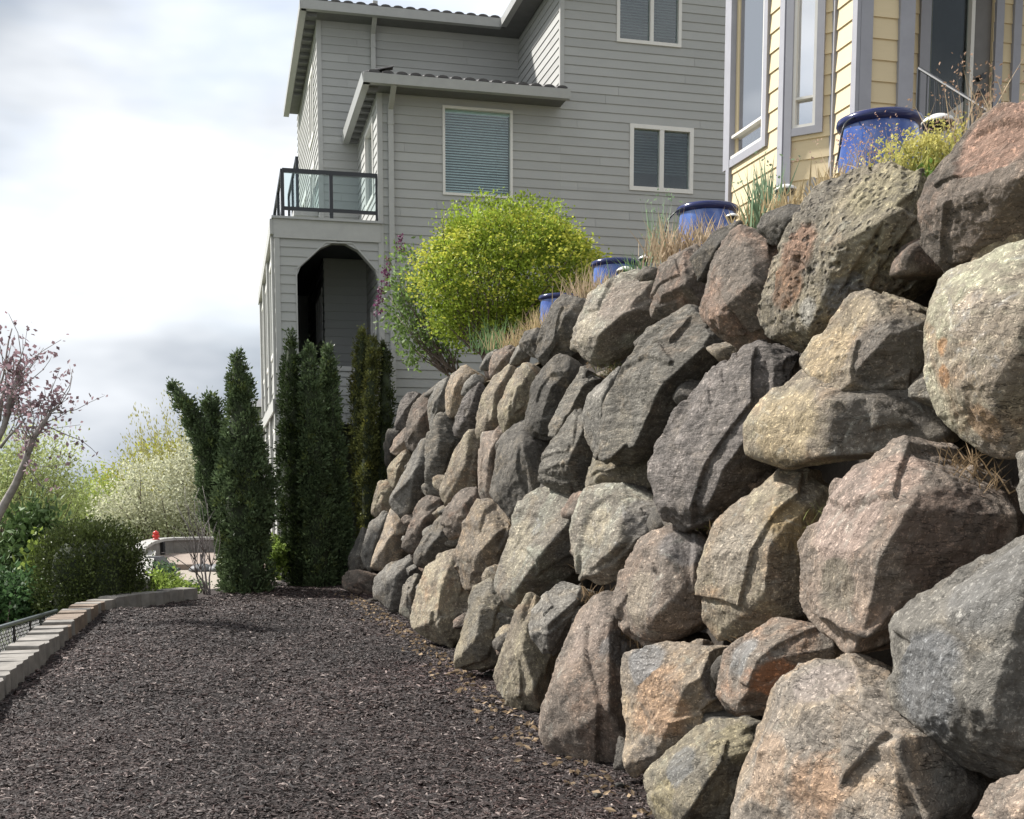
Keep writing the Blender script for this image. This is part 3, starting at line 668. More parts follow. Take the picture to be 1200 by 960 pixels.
nt.links.new(at.outputs['Color'], b.inputs['Base Color']); b.inputs['Roughness'].default_value = 0.75; M['chip'] = m
V, Fc, C = joined([chips(52000, 5.0, 8.2, .02, .066, 1), chips(46000, 8.2, 12.5, .025, .08, 2), chips(36000, 12.5, 20.0, .035, .10, 3)])
link('bark_chips', arr_mesh('bark_chips', V, Fc, M['chip'], False, C), label='loose dark bark chips covering the garden bed', cat='mulch', kind='stuff')

# wide terrain below, running out to the horizon
xs = np.concatenate([-np.geomspace(4000, 40, 14), np.linspace(-30, 24, 55), np.geomspace(34, 4000, 12)])
yy = np.concatenate([np.linspace(-30, 50, 41), np.geomspace(56, 6000, 18)])
X, Y = np.meshgrid(xs, yy); 
Z = -0.25 - np.clip((-X-5.2)*0.22, 0, 3.0)*(Y < 60) 
Z = np.where(Y > 31, Z - np.minimum((Y-31)*0.16, 18), Z)
Z = np.where(X < -9, Z - np.minimum((-9-X)*0.18, 9), Z)
Z = np.where((Y > 17.5) & (Y < 31) & (X > -9.5), -0.32, Z)
V = np.stack([X.ravel(), Y.ravel(), Z.ravel()], 1); w = len(xs)
Fc = np.array([[i*w+j, i*w+j+1, (i+1)*w+j+1, (i+1)*w+j] for i in range(len(yy)-1) for j in range(w-1)])
link('ground', arr_mesh('ground', V, Fc, M['terrain'], True), kind='structure')

# ================================================================== BLOCK EDGING
M['block'] = plain('concrete_block', (0.20, 0.185, 0.165), 0.9, var=0.35, nscale=5, bmp=0.5)
M['block_brown'] = plain('weathered_block', (0.19, 0.145, 0.11), 0.9, var=0.3, nscale=6, bmp=0.5)
edging = empty('block_edging', tuple(BLW[2]), label='low curved edging of grey concrete blocks along the mulch', cat='edging')
path = [np.array(p) for p in BLW]; acc = [0]
for i in range(1, len(path)): acc.append(acc[-1]+np.linalg.norm(path[i]-path[i-1]))
def along(d):
    for i in range(1, len(path)):
        if d <= acc[i] or i == len(path)-1:
            t = (d-acc[i-1])/(acc[i]-acc[i-1]); return path[i-1]+(path[i]-path[i-1])*t
def block_at(d0, d1, k):
    rg = random.Random(k)
    p, q = along(d0+.009), along(d1-.009); t = (q-p)/np.linalg.norm(q-p); n = np.array([-t[1], t[0], 0])
    H = 0.165 + rg.uniform(-.018, .018); W = 0.31 + rg.uniform(-.015, .015); zb = -.12; tw = rg.uniform(-.012, .012)
    mid = (p+q)/2 - n*0.022                      # split face bulges towards the mulch
    tp = 0.035
    ring = [p+n*tw, mid, q-n*tw, q-t*tp+n*W, p+t*tp+n*W]
    V = [(*r[:2], zb) for r in ring] + [(*(r+n*0.006)[:2], H-.012) for r in ring] + [(*((r-mid)*.955+mid+n*.007)[:2], H+rg.uniform(-.003, .003)) for r in ring]
    f = [(0, 1, 2, 3, 4)] + [(i, (i+1) % 5, (i+1) % 5+5, i+5) for i in range(5)] + [(i+5, (i+1) % 5+5, (i+1) % 5+10, i+10) for i in range(5)] + [(10, 11, 12, 13, 14)]
    pxx = CX + F*p[0]/p[1]
    link('block', pmesh('block', V, f, M['block_brown'] if 75 < pxx < 118 and rg.random() < .7 else M['block']), edging)
d, k = 0.0, 0
while d < acc[-1]-.2:
    L = 0.285 + random.uniform(-.01, .01); block_at(d, min(d+L, acc[-1]), k); d += L; k += 1

# ================================================================== HOUSES: shared builders
class Plane:
    """vertical wall plane: t runs from P along d, z up, off is outwards"""
    def __init__(s, P, d, nrm):
        s.P = np.array([P[0], P[1], 0.0]); s.d = np.array([d[0], d[1], 0.0])/math.hypot(d[0], d[1]); s.n = np.array([nrm[0], nrm[1], 0.0])/math.hypot(nrm[0], nrm[1])
    def pt(s, t, z, off=0.0): return s.P + s.d*t + s.n*off + np.array([0, 0, z])
    def px(s, x, y):
        q = on_plane(x, y, s.P, s.n); return float(np.dot(q-s.P, s.d)), float(q[2])
    def t_(s, x, y=300): return s.px(x, y)[0]
    def z_(s, x, y): return s.px(x, y)[1]
    def back(s, v): return Plane(s.P - s.n*v, s.d, s.n)
    def solid(s, mb, t0, t1, z0, z1, o0, o1, t0t=None, t1t=None, o1t=None):
        t0t = t0 if t0t is None else t0t; t1t = t1 if t1t is None else t1t; o1t = o1 if o1t is None else o1t
        return mb.hexa([s.pt(t0, z0, o1), s.pt(t1, z0, o1), s.pt(t1, z0, o0), s.pt(t0, z0, o0), s.pt(t0t, z1, o1t), s.pt(t1t, z1, o1t), s.pt(t1t, z1, o0), s.pt(t0t, z1, o0)])

def clad(pl, parent, t0, t1, z0, z1, expo, smat, wmat, holes=(), iv=None, boards_from=None, thick=0.12, phase=0.0, name='wall', top=None):
    """one wall: a solid core with window openings, and lapped boards, each a mesh of its own"""
    core = MB(); pieces = []
    k0 = math.floor((z0-phase)/expo)
    for k in range(k0, int((z1-phase)/expo)+1):
        a, b = max(z0, phase+k*expo), min(z1, phase+(k+1)*expo)
        if b-a < .004: continue
        cuts = sorted({a, b} | {e for h in holes for e in h[2:4] if a < e < b})
        for za, zb in zip(cuts[:-1], cuts[1:]):
            if zb-za < .003: continue
            segs = [(t0, t1, t0, t1)]
            if top is not None:                       # sloping end: t range as a function of z
                (p0, p1), (q0, q1) = top(za), top(zb); segs = [(p0, p1, q0, q1)]
            for h in holes:
                if h[2] < (za+zb)/2 < h[3]:
                    ns = []
                    for s0, s1, r0, r1 in segs:
                        if h[0] > s0: ns.append((s0, min(s1, h[0]), r0, min(r1, h[0])))
                        if h[1] < s1: ns.append((max(s0, h[1]), s1, max(r0, h[1]), r1))
                        
                    segs = [q for q in ns if q[1]-q[0] > .002 or q[3]-q[2] > .002]
            if iv is not None:
                ia, ib = iv(za+1e-4), iv(zb-1e-4)
                if ia or ib:
                    ia = ia or ib; ib = ib or ((ia[0]+ia[1])/2,)*2
                    segs = [q for q in [(t0, ia[0], t0, ib[0]), (ia[1], t1, ib[1], t1)] if q[1]-q[0] > .01 or q[3]-q[2] > .01]
            fa, fb = (za-phase)/expo-k, (zb-phase)/expo-k
            for s0, s1, r0, r1 in segs:
                pl.solid(core, s0, s1, za, zb, -thick, 0.0, r0, r1)
                pieces.append((s0, s1, r0, r1, za, zb, fa, fb))
    w = core.build(name, wmat, parent)
    cut_ = []
    for s0, s1, r0, r1, za, zb, fa, fb in pieces:      # boards are butt-jointed about every 3.6 m, staggered
        off_ = (math.sin((za-fa*expo)*91.7)*.5+.5)*3.6; js = []
        j_ = math.floor((s0-off_)/3.6)*3.6+off_
        while j_ < s1-.3:
            if j_ > s0+.3: js.append(j_)
            j_ += 3.6
        lo, lor = s0, r0
        for j_ in js: cut_.append((lo, j_-.002, lor, j_-.002, za, zb, fa, fb)); lo = lor = j_+.002
        cut_.append((lo, s1, lor, r1, za, zb, fa, fb))
    for s0, s1, r0, r1, za, zb, fa, fb in cut_:
        if boards_from is not None and za < boards_from: continue
        mb = MB(); tb = .020-.015*fa; tt = .020-.015*fb
        pl.solid(mb, s0, s1, za, zb, 0.001, tb, r0, r1, tt)
        mb.build('siding_board', smat, w)
    return w

def window(pl, parent, t0, t1, z0, z1, fw=0.05, mull=(), bars=(), fmat=None, blind='blind', pitch=0.04, drop=1.0, trim=0.0, tmat=None, depth=0.09, room=1.25, glass=None):
    fmat = fmat or M['vinyl']; mb = MB()
    for q in ((t0, t0+fw, z0, z1), (t1-fw, t1, z0, z1), (t0+fw, t1-fw, z0, z0+fw), (t0+fw, t1-fw, z1-fw, z1)): pl.solid(mb, *q, -depth, 0.035)
    edges = [t0+fw] + [t0+(t1-t0)*m for m in mull] + [t1-fw]
    for m in mull: pl.solid(mb, t0+(t1-t0)*m-fw*.55, t0+(t1-t0)*m+fw*.55, z0+fw, z1-fw, -depth, 0.030)
    zb = [z0+fw] + [z0+(z1-z0)*q for q in bars] + [z1-fw]
    for q in bars: pl.solid(mb, t0+fw, t1-fw, z0+(z1-z0)*q-fw*.4, z0+(z1-z0)*q+fw*.4, -depth, 0.028)
    w = mb.build('window', fmat, parent)
    if trim:
        tb = MB()
        for q in ((t0-trim, t0, z0-trim, z1+trim), (t1, t1+trim, z0-trim, z1+trim), (t0, t1, z0-trim, z0), (t0, t1, z1, z1+trim)): pl.solid(tb, *q, -.02, 0.045)
        tb.build('window_trim', tmat or M['ytrim'], w)
    for i in range(len(edges)-1):
        for j in range(len(zb)-1):
            g = MB(); pl.solid(g, edges[i]-.004, edges[i+1]+.004, zb[j]-.004, zb[j+1]+.004, -.035, -.031); g.build('pane', glass or M['glass'], w)
    rm = MB()          # the dark room behind
    pl.solid(rm, t0, t1, z0, z1, -room-.04, -room); pl.solid(rm, t0-.05, t0, z0, z1, -room, -.1); pl.solid(rm, t1, t1+.05, z0, z1, -room, -.1)
    pl.solid(rm, t0, t1, z0-.05, z0, -room, -.1); pl.solid(rm, t0, t1, z1, z1+.05, -room, -.1); rm.build('room', M['interior'], w)
    if blind in ('blind', 'blind_dark'):
        sl = MB(); z = z1-fw-.03
        zlow = z0+fw+(1-drop)*(z1-z0)
        while z > zlow:
            for i in range(len(edges)-1):
                if len(edges) > 2 and i and False: continue
                pl.solid(sl, edges[i]+.015, edges[i+1]-.015, z, z+.004, -.105, -.075, o1t=-.075)
            z -= pitch
        # slats are tilted: give each a slope by shearing its outer edge down
        vv = sl.v
        for q in range(0, len(vv), 8):
            for r in (0, 1, 4, 5): x, y, zz = vv[q+r]; vv[q+r] = (x, y, zz-pitch*.55)
        pl.solid(sl, edges[0], edges[-1], z1-fw-.035, z1-fw, -.11, -.07)
        sl.build('blind', M[blind], w, kind='stuff')
    elif blind == 'curtain':
        c = MB(); pl.solid(c, t0+fw, t1-fw, z0+fw, z1-fw, -.13, -.12); c.build('window_shade', M['curtain'], w)
    return w

def tiles(pl, parent, t0, t1, z, off, run=0.5, rise=0.15, pitch=0.235):
    """a row of barrel tiles along an eave"""
    n = int((t1-t0)/pitch)
    for k in range(n):
        t = t0+(k+.5)*(t1-t0)/n; mb = MB()
        a = pl.pt(t, z, off+.03); b = pl.pt(t, z+rise, off-run)
        rr = pitch*.42; seg = 6; ring = []
        for p, sc in ((a, 1.0), (b, .85)):
            ring.append([p + pl.d*(math.cos(math.pi*i/seg)*rr*sc) + np.array([0, 0, math.sin(math.pi*i/seg)*rr*.45*sc]) for i in range(seg+1)])
        i0 = 0; mb.v = [tuple(q) for r in ring for q in r]
        mb.f = [(i, i+1, i+seg+2, i+seg+1) for i in range(seg)] + [tuple(range(seg+1))]
        mb.build('roof_tile', M['tile'], parent)

# ================================================================== THE GREY HOUSE
HA = np.array([0.9716, 0.2368, 0]); HB = np.array([-0.2368, 0.9716, 0])
HO = at_y(447, 500, 21.0); HO[2] = 0
gh = empty('grey_house', tuple(HO), label='tall grey lap-sided house with low tiled roofs and a glass-railed balcony', cat='house')
EX = 0.1565
A = Plane(HO, HA, -HB); VS = 3.1
S0 = Plane(HO, HB, -HA)                                   # left wall of the projecting room (t = v)
tc = A.t_(657, 80); Tw = Plane(HO+HB*VS, HA, -HB); tl = Tw.t_(373, 120)
SW = Plane(HO+HA*tc, HB, -HA); TL = Plane(HO+HA*tl+HB*VS, HB, -HA)
tL = A.t_(323, 300); zdeck = A.z_(385, 257); zroof = A.z_(560, 106)
ztop = 13.2
def wr(pl, x0, x1, y0, y1): xm, ym = (x0+x1)/2, (y0+y1)/2; return (pl.t_(x0, ym), pl.t_(x1, ym), pl.z_(xm, y1), pl.z_(xm, y0))
W1 = wr(A, 518.5, 600.5, 127, 231); W2 = wr(A, 737.5, 812, 148, 225.5); W3 = wr(A, 722.5, 798.5, -38, 53)
T1 = 9.0
clad(A, gh, 0.0, tc, 0.0, zroof+.05, EX, M['siding'], M['siding'], holes=[W1], boards_from=2.4)
clad(A, gh, tc+.001, T1, 0.0, ztop, EX, M['siding'], M['siding'], holes=[W2, W3], boards_from=2.4)
window(A, gh, *W1, fw=.045, blind='blind', pitch=.045)
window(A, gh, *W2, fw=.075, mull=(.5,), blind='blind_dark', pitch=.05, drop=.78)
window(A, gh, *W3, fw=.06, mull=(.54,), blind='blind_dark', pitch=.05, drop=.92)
# deck front with the octagonal porch opening
a0 = A.px(348, 316); a1 = A.px(382, 285); a2 = A.px(413, 286); a3 = A.px(445.5, 320)
zpf = A.z_(395, 428); zlo = A.z_(395, 497)
def arch(z):
    if z >= a1[1]: return None
    if z > a0[1]:
        f = (z-a0[1])/(a1[1]-a0[1]); return (a0[0]+(a1[0]-a0[0])*f, min(a3[0], -.03)+(a2[0]-min(a3[0], -.03))*f)
    if z > zpf: return (a0[0], -.03)
    if z > zlo: return None
    return (a0[0], -.03)
clad(A, gh, tL, -.001, 0.0, zdeck-.02, EX, M['siding'], M['siding'], iv=arch, thick=.16)
mb = MB()
e = .025
def edge_strip(p, q):
    d = np.array([q[0]-p[0], q[1]-p[1]]); d /= np.linalg.norm(d); n = np.array([-d[1], d[0]])*e
    mb.hexa([A.pt(p[0], p[1], -.15), A.pt(q[0], q[1], -.15), A.pt(q[0], q[1], .026), A.pt(p[0], p[1], .026),
             A.pt(p[0]+n[0], p[1]+n[1], -.15), A.pt(q[0]+n[0], q[1]+n[1], -.15), A.pt(q[0]+n[0], q[1]+n[1], .026), A.pt(p[0]+n[0], p[1]+n[1], .026)])
edge_strip((a0[0], zpf), a0); edge_strip(a0, a1); edge_strip(a1, a2); edge_strip(a2, (-.03, a3[1]))
mb.build('arch_trim', M['trim'], gh)
for q in ((tL-.03, .02, zdeck-.36, zdeck-.04, .022, .04), (tL-.02, -.003, zpf-.1, zpf-.02, .022, .035), (tL-.02, -.003, zlo, zlo+.07, .022, .036)): A.solid(MB(), *q).build('deck_fascia', M['trim'], gh)
mb = MB(); A.solid(mb, tL-.06, .06, zdeck-.04, zdeck, -VS-5.0, .075); mb.build('deck', M['gutter'], gh)
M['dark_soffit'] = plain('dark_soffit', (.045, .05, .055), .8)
# porch behind the arch: floor, ceiling, inner walls
PB = A.back(1.9); tb_ = PB.t_(381, 380)
clad(PB, gh, tb_, 0.0, zlo-.3, zdeck-.3, EX, M['siding'], M['siding'], thick=.1)
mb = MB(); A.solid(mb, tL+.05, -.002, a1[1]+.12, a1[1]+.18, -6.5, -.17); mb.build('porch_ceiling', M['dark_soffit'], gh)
mb = MB(); A.solid(mb, tL+.05, -.002, zpf-.22, zpf-.05, -6.5, -.17); mb.build('porch_floor', M['trim'], gh)
PS = Plane(PB.pt(tb_, 0), HB, -HA)
wq = (.35, 1.9, PS.z_(371, 415), PS.z_(378, 338))
clad(PS, gh, 0.0, 4.6, zlo-.3, zdeck-.3, EX, M['siding'], M['siding'], holes=[wq], thick=.1)
window(PS, gh, *wq, fw=.09, mull=(.36, .68), blind=None)
mb = MB(); A.back(6.4).solid(mb, tL, 0.0, 0.0, zdeck-.1, -.1, 0); A.back(2.3).solid(mb, tL+.1, 0, 0, zlo-.02, -.1, 0); mb.build('rear_wall', M['siding'], gh)
# left wall of the projecting room
wS = (.55, 1.75, S0.z_(432, 245), S0.z_(432, 152)); wS2 = (.45, 1.2, S0.z_(441, 395), S0.z_(443, 352))
clad(S0, gh, .0, VS, 0.0, zroof, EX, M['siding'], M['siding'], holes=[wS, wS2], boards_from=2.4, thick=.12)
window(S0, gh, *wS, fw=.07, blind=None); window(S0, gh, *wS2, fw=.08, mull=(.5,), blind=None)
# set-back upper storey, its left end, and the flank of the right-hand block
zeave = Tw.back(-.55).z_(480, 20); 
clad(Tw, gh, tl, tc, zdeck, zeave+.1, EX, M['siding'], M['siding'])
wT1 = (1.0, 2.2, zdeck+2.6, zdeck+4.0); wT2 = (1.0, 2.2, zdeck+.2, zdeck+2.1); wT3 = (3.4, 4.8, zdeck+.2, zdeck+2.1)
clad(TL, gh, 0.0, 6.5, zdeck, zeave+.1, EX, M['siding'], M['siding'], holes=[wT1, wT2, wT3])
for q in (wT1, wT2, wT3): window(TL, gh, *q, fw=.10, mull=(.5,), blind=None)
clad(SW, gh, 0.0, VS, zroof-.2, zeave+.1, EX, M['siding'], M['siding'])
# corner boards
mb = MB(); A.solid(mb, -.018, .075, 2.4, zroof, -.05, .028); mb.build('corner_board', M['trim'], gh)
mb = MB(); A.solid(mb, tc-.02, tc+.06, zroof+.1, ztop, -.05, .028); mb.build('corner_board', M['trim'], gh)
mb = MB(); Tw.solid(mb, tl-.02, tl+.075, zdeck, zeave, -.05, .028); mb.build('corner_board', M['trim'], gh)
mb = MB(); A.solid(mb, tL-.02, tL+.07, 0.0, zdeck-.36, -.05, .028); mb.build('corner_board', M['trim'], gh)

def box_uv(mb, u0, u1, v0, v1, z0, z1):
    P = lambda u, v, z: HO+HA*u+HB*v+np.array([0, 0, z])
    return mb.hexa([P(u0, v0, z0), P(u1, v0, z0), P(u1, v1, z0), P(u0, v1, z0), P(u0, v0, z1), P(u1, v0, z1), P(u1, v1, z1), P(u0, v1, z1)])
def quad_uv(mb, pts, th):
    P = lambda u, v, z: HO+HA*u+HB*v+np.array([0, 0, z])
    lo = [P(*p) for p in pts]; i = len(mb.v)
    n = len(lo); mb.v += [tuple(p) for p in lo] + [tuple(p+np.array([0, 0, th])) for p in lo]
    mb.f += [tuple(range(i, i+n))[::-1], tuple(range(i+n, i+2*n))] + [(i+k, i+(k+1) % n, i+n+(k+1) % n, i+n+k) for k in range(n)]
# lower roof over the projecting room
OV = .55; G0 = A.back(-OV)
ug0 = G0.t_(427, 90); ug1 = G0.t_(668, 109); zg1 = G0.z_(545, 95); zg0 = G0.z_(545, 106)
roof1 = MB(); quad_uv(roof1, [(ug0+.08, -OV+.08, zg1-.02), (ug1-.04, -OV+.08, zg1-.02), (ug1-.04, VS-.01, zg1+.88), (ug0+.95, VS-.01, zg1+.88)], .07)
quad_uv(roof1, [(ug0+.08, -OV+.09, zg1-.025), (ug0+.95, VS-.01, zg1+.875), (ug0+.10, VS-.012, zg1-.02)], .07)
r1 = roof1.build('roof', M['tile'], gh)
tiles(G0, r1, ug0+.05, ug1-.02, zg1+.02, -.02)
GL = Plane(HO+HA*ug0, HB, -HA)
tiles(GL, r1, -OV+.05, VS-.1, zg1+.02, -.02)
g = MB(); G0.solid(g, ug0-.02, ug1, zg0, zg1, -.10, .02, o1t=.045); GL.solid(g, -OV-.0, VS-.05, zg0, zg1, -.10, .02, o1t=.045); g.build('gutter', M['gutter'], gh)
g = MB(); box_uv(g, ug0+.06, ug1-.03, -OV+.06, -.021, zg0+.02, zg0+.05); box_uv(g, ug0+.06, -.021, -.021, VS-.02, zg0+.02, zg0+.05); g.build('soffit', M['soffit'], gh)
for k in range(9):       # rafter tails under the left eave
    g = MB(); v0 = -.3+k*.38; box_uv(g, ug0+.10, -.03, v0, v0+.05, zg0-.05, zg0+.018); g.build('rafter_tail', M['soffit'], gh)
# upper roof
G2 = Tw.back(-.55); zh1 = G2.z_(500, 14); zh0 = G2.z_(500, 24); uh0 = G2.t_(353, 2)
vh = VS-.55; ue = tc-.5
g = MB(); G2.solid(g, uh0, ue, zh0, zh1, -.10, .02, o1t=.045)
box_uv(g, uh0-.03, uh0+.10, vh, 9.2, zh0, zh1); box_uv(g, ue-.02, ue+.10, -1.0, vh-.04, zh0+.001, zh1-.001); g.build('gutter', M['gutter'], gh)
roof2 = MB(); quad_uv(roof2, [(uh0+.05, vh+.05, zh1-.02), (ue+.05, vh+.05, zh1-.02), (tc+1.6, 6.2, zh1+1.1), (uh0+3.6, 6.2, zh1+1.1)], .07)
quad_uv(roof2, [(uh0+.05, vh+.06, zh1-.025), (uh0+3.6, 6.2, zh1+1.095), (uh0+.06, 9.2, zh1-.02)], .07)
quad_uv(roof2, [(ue+.02, -1.0, zh1-.02), (T1, -1.0, zh1+2.4), (T1, 6, zh1+2.4), (ue+.05, vh+.1, zh1-.02)], .07)
r2 = roof2.build('roof', M['tile'], gh)
tiles(G2, r2, uh0+.05, ue, zh1+.02, -.02)
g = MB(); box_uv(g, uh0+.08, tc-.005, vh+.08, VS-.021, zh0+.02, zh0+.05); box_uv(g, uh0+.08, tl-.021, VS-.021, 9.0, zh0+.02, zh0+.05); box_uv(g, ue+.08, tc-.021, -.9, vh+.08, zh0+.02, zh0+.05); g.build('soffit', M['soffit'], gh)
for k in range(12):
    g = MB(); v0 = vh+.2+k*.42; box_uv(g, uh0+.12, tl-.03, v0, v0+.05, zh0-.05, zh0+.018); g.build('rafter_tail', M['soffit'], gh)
# downspouts
def spout(pl, x, y0, y1, off0, zbot=None):
    t = pl.t_(x, y1 if y1 < 600 else 300); z1 = pl.z_(x, y0); z0 = zbot if zbot is not None else pl.z_(x, y1)
    mb = MB(); pl.solid(mb, t-.045, t+.045, z0, z1-.45, .022, .095)
    mb.hexa([pl.pt(t-.045, z1-.45, .095), pl.pt(t+.045, z1-.45, .095), pl.pt(t+.045, z1-.45, .022), pl.pt(t-.045, z1-.45, .022),
             pl.pt(t-.045, z1-.2, off0), pl.pt(t+.045, z1-.2, off0), pl.pt(t+.045, z1-.2, off0-.075), pl.pt(t-.045, z1-.2, off0-.075)])
    pl.solid(mb, t-.045, t+.045, z1-.2, z1+.02, off0-.075, off0)
    d = mb.build('downspout', M['trim'], gh); zz = z1-.7
    while zz > z0+.3: pl.solid(MB(), t-.055, t+.055, zz, zz+.03, .021, .102).build('strap', M['trim'], d); zz -= 2.4
spout(A, 461, 99, 500, OV-.03, 2.5)
spout(Tw, 437, 14, 80, .5, zg1+.8)
# balcony railing with glass panels
rail = MB()
RP = A.back(.05); zr1 = RP.z_(385, 203); zrb = RP.z_(385, 247)
t_a = RP.t_(331, 225); t_b = RP.t_(388, 225); t_c = RP.t_(442, 225)
bal = RP.solid(MB(), t_a, t_c, zr1-.035, zr1+.035, -.03, .03).build('railing', M['dark_metal'], gh)
for t in (t_a, t_b, t_c): RP.solid(MB(), t-.03, t+.03, zdeck+.005, zr1-.036, -.03, .03).build('post', M['dark_metal'], bal)
RP.solid(MB(), t_a+.031, t_c-.031, zrb-.03, zrb+.03, -.02, .02).build('bottom_rail', M['dark_metal'], bal)
for p, q in ((t_a, t_b), (t_b, t_c)): RP.solid(MB(), p+.035, q-.035, zrb+.031, zr1-.037, -.006, .006).build('glass_panel', M['rail_glass'], bal)
RL = Plane(RP.pt(t_a, 0), HB, -HA)
b2 = RL.solid(MB(), .031, 7.5, zr1-.035, zr1+.035, -.03, .03).build('railing', M['dark_metal'], gh)
RL.solid(MB(), .031, 7.5, zrb-.03, zrb+.03, -.02, .02).build('bottom_rail', M['dark_metal'], b2)
for k in range(1, 6):
    RL.solid(MB(), k*1.5-.03, k*1.5+.03, zdeck+.005, zr1-.036, -.03, .03).build('post', M['dark_metal'], b2)
    RL.solid(MB(), (k-1)*1.5+.04, k*1.5-.04, zrb+.031, zr1-.037, -.006, .006).build('glass_panel', M['rail_glass'], b2)
# small upper balcony on the left end
UB = TL.back(-.42); zu = UB.z_(352, 165); vv = (.3, 3.4)
b3 = UB.solid(MB(), vv[0], vv[1], zu-.03, zu+.03, -.03, .03).build('railing', M['dark_metal'], gh)
UB.solid(MB(), vv[0], vv[1], zu-.92, zu-.86, -.02, .02).build('bottom_rail', M['dark_metal'], b3)
for t in (vv[0], 1.85, vv[1]): UB.solid(MB(), t-.03, t+.03, zu-.97, zu-.031, -.03, .03).build('post', M['dark_metal'], b3)
for p, q in ((vv[0], 1.85), (1.85, vv[1])): UB.solid(MB(), p+.035, q-.035, zu-.855, zu-.035, -.006, .006).build('glass_panel', M['rail_glass'], b3)
TL.solid(MB(), vv[0]-.05, vv[1]+.05, zu-1.12, zu-.975, .021, .5).build('balcony_slab', M['trim'], gh)
# left flank under the deck: tall framed bays
LF = Plane(A.pt(tL, 0), HB, -HA); LEN = 7.9
def bay(k): return (.55+k*2.45, 2.2+k*2.45)
hl = [(bay(k)[0], bay(k)[1], zpf+.25, a1[1]-.1) for k in range(3)] + [(bay(k)[0]+.3, bay(k)[1]-.3, zlo-.1, zpf-.55) for k in range(3)]
clad(LF, gh, .0, LEN, 0.0, zdeck-.045, EX*2.2, M['siding'], M['siding'], holes=hl, thick=.1)
for h in hl: window(LF, gh, *h, fw=.08, blind=None, room=.16)
for k in range(4):
    mb = MB(); LF.solid(mb, k*2.45+.08, k*2.45+.36, 0.0, zdeck-.3, .022, .07); mb.build('pilaster', M['trim'], gh)
mb = MB(); LF.solid(mb, -.02, LEN, zdeck-.30, zdeck-.046, .022, .09); LF.solid(mb, -.02, LEN, zlo+.2, zlo+.42, .072, .10); mb.build('band_board', M['trim'], gh)
# neighbour's roof behind the left end
nb = empty('neighbour_house', tuple(at_y(296, 470, 38)*[1, 1, 0]), label='grey house roof showing behind the left end of the tall house', cat='house')
p = at_y(306, 457, 38); q = at_y(284, 478, 38)
mb = MB(); mb.hexa([(q[0]-.2, 37.5, q[2]), (p[0]+3, 37.5, q[2]), (p[0]+3, 44, q[2]), (q[0]-.2, 44, q[2]), (p[0], 40, p[2]), (p[0]+3, 40, p[2]), (p[0]+3, 41, p[2]), (p[0], 41, p[2])]); mb.build('roof', M['soffit'], nb)
MB().box(q[0]+.3, p[0]+3, 38, 43.5, -1.0, q[2]-.003).build('wall', M['siding'], nb)

# ================================================================== THE YELLOW HOUSE
yh = empty('yellow_house', (3.0, 12.4, TZ), label='yellow lap-sided house with lilac-grey trim and a bay above the boulders', cat='house')
EY = 0.197; YB, YT = 2.6, 8.6
c0 = np.array([2.46, 13.5]); c1 = np.array([2.78, 12.26]); c2_ = np.array([3.21, 12.0]); c3 = np.array([3.31, 11.6]); c4 = np.array([3.866, 11.735])
def seg_plane(p, q, side): d = q-p; n = np.array([d[1], -d[0]])*side; return Plane(p, d, n), float(np.linalg.norm(d))
Y1, L1 = seg_plane(c0, c1, 1); Y2, L2 = seg_plane(c1, c2_, 1); Y3, L3 = seg_plane(c2_, c3, 1); Y4, L4 = seg_plane(c3, c4, 1)
def ck(pl, L, **k): return clad(pl, yh, 0, L, YB, YT, EY, M['ysiding'], M['ysiding'], thick=.10, **k)
w1 = (Y1.t_(855.5, 170), Y1.t_(897, 150), Y1.z_(878, 176), Y1.z_(878, -70))
ck(Y1, L1, holes=[w1]); window(Y1, yh, *w1, fw=.035, bars=(.11,), blind='curtain', trim=.085, glass=M['bay_glass'])
w2 = (Y2.t_(930, 120), Y2.t_(957, 120), Y2.z_(944, 150), Y2.z_(944, -70))
ck(Y2, L2, holes=[w2]); window(Y2, yh, *w2, fw=.03, bars=(.16,), blind='curtain', trim=.075, glass=M['bay_glass'])
ck(Y3, L3); ck(Y4, L4)
def post_at(pl, t0, t1, o0=-.04, o1=.05, nm='corner_board'):
    mb = MB(); pl.solid(mb, t0, t1, YB, YT, o0, o1); mb.build(nm, M['ytrim'], yh)
post_at(Y1, -.03, .05); post_at(Y1, L1-.09, L1+.015, o1=.042); post_at(Y2, .0, .075, o0=-.03, o1=.046); post_at(Y3, -.05, .02, o1=.04); post_at(Y3, L3-.05, L3+.04, o1=.042)
post_at(Y4, .0, .125, o1=.046); post_at(Y4, L4-.16, L4, o1=.048)
hb = HB[:2]; c5 = c4 + hb*.75
Y5 = Plane(c5, HA, -HB); t5 = lambda x: Y5.t_(x, 60)
dz = (t5(1088), t5(1162), YB+.9, YT-.3)
clad(Y5, yh, t5(1046), t5(1330), YB, YT, EY, M['ysiding'], M['ysiding'], holes=[dz], thick=.10)
mb = MB(); S = Plane(c4, HB, HA); S.solid(mb, 0, .75, YB, YT, -.1, 0); mb.build('wall', M['ysiding'], yh)
for x0, x1 in ((1056, 1068), (1075, 1087)):
    mb = MB(); Y5.solid(mb, t5(x0), t5(x1), YB, YT, -.03, .05); mb.build('door_trim', M['ytrim'], yh)
mb = MB(); Y5.solid(mb, t5(1163), t5(1172), YB, YT, -.03, .05); mb.build('door_trim', M['ytrim'], yh)
mb = MB(); Y5.solid(mb, t5(1184), t5(1193), YB, YT, -.03, .05); mb.build('door_trim', M['ytrim'], yh)
mb = MB(); Y5.solid(mb, dz[0], t5(1139), dz[2], dz[3], -.05, -.04); 
sd = mb.build('sidelight', M['rail_glass'], yh)
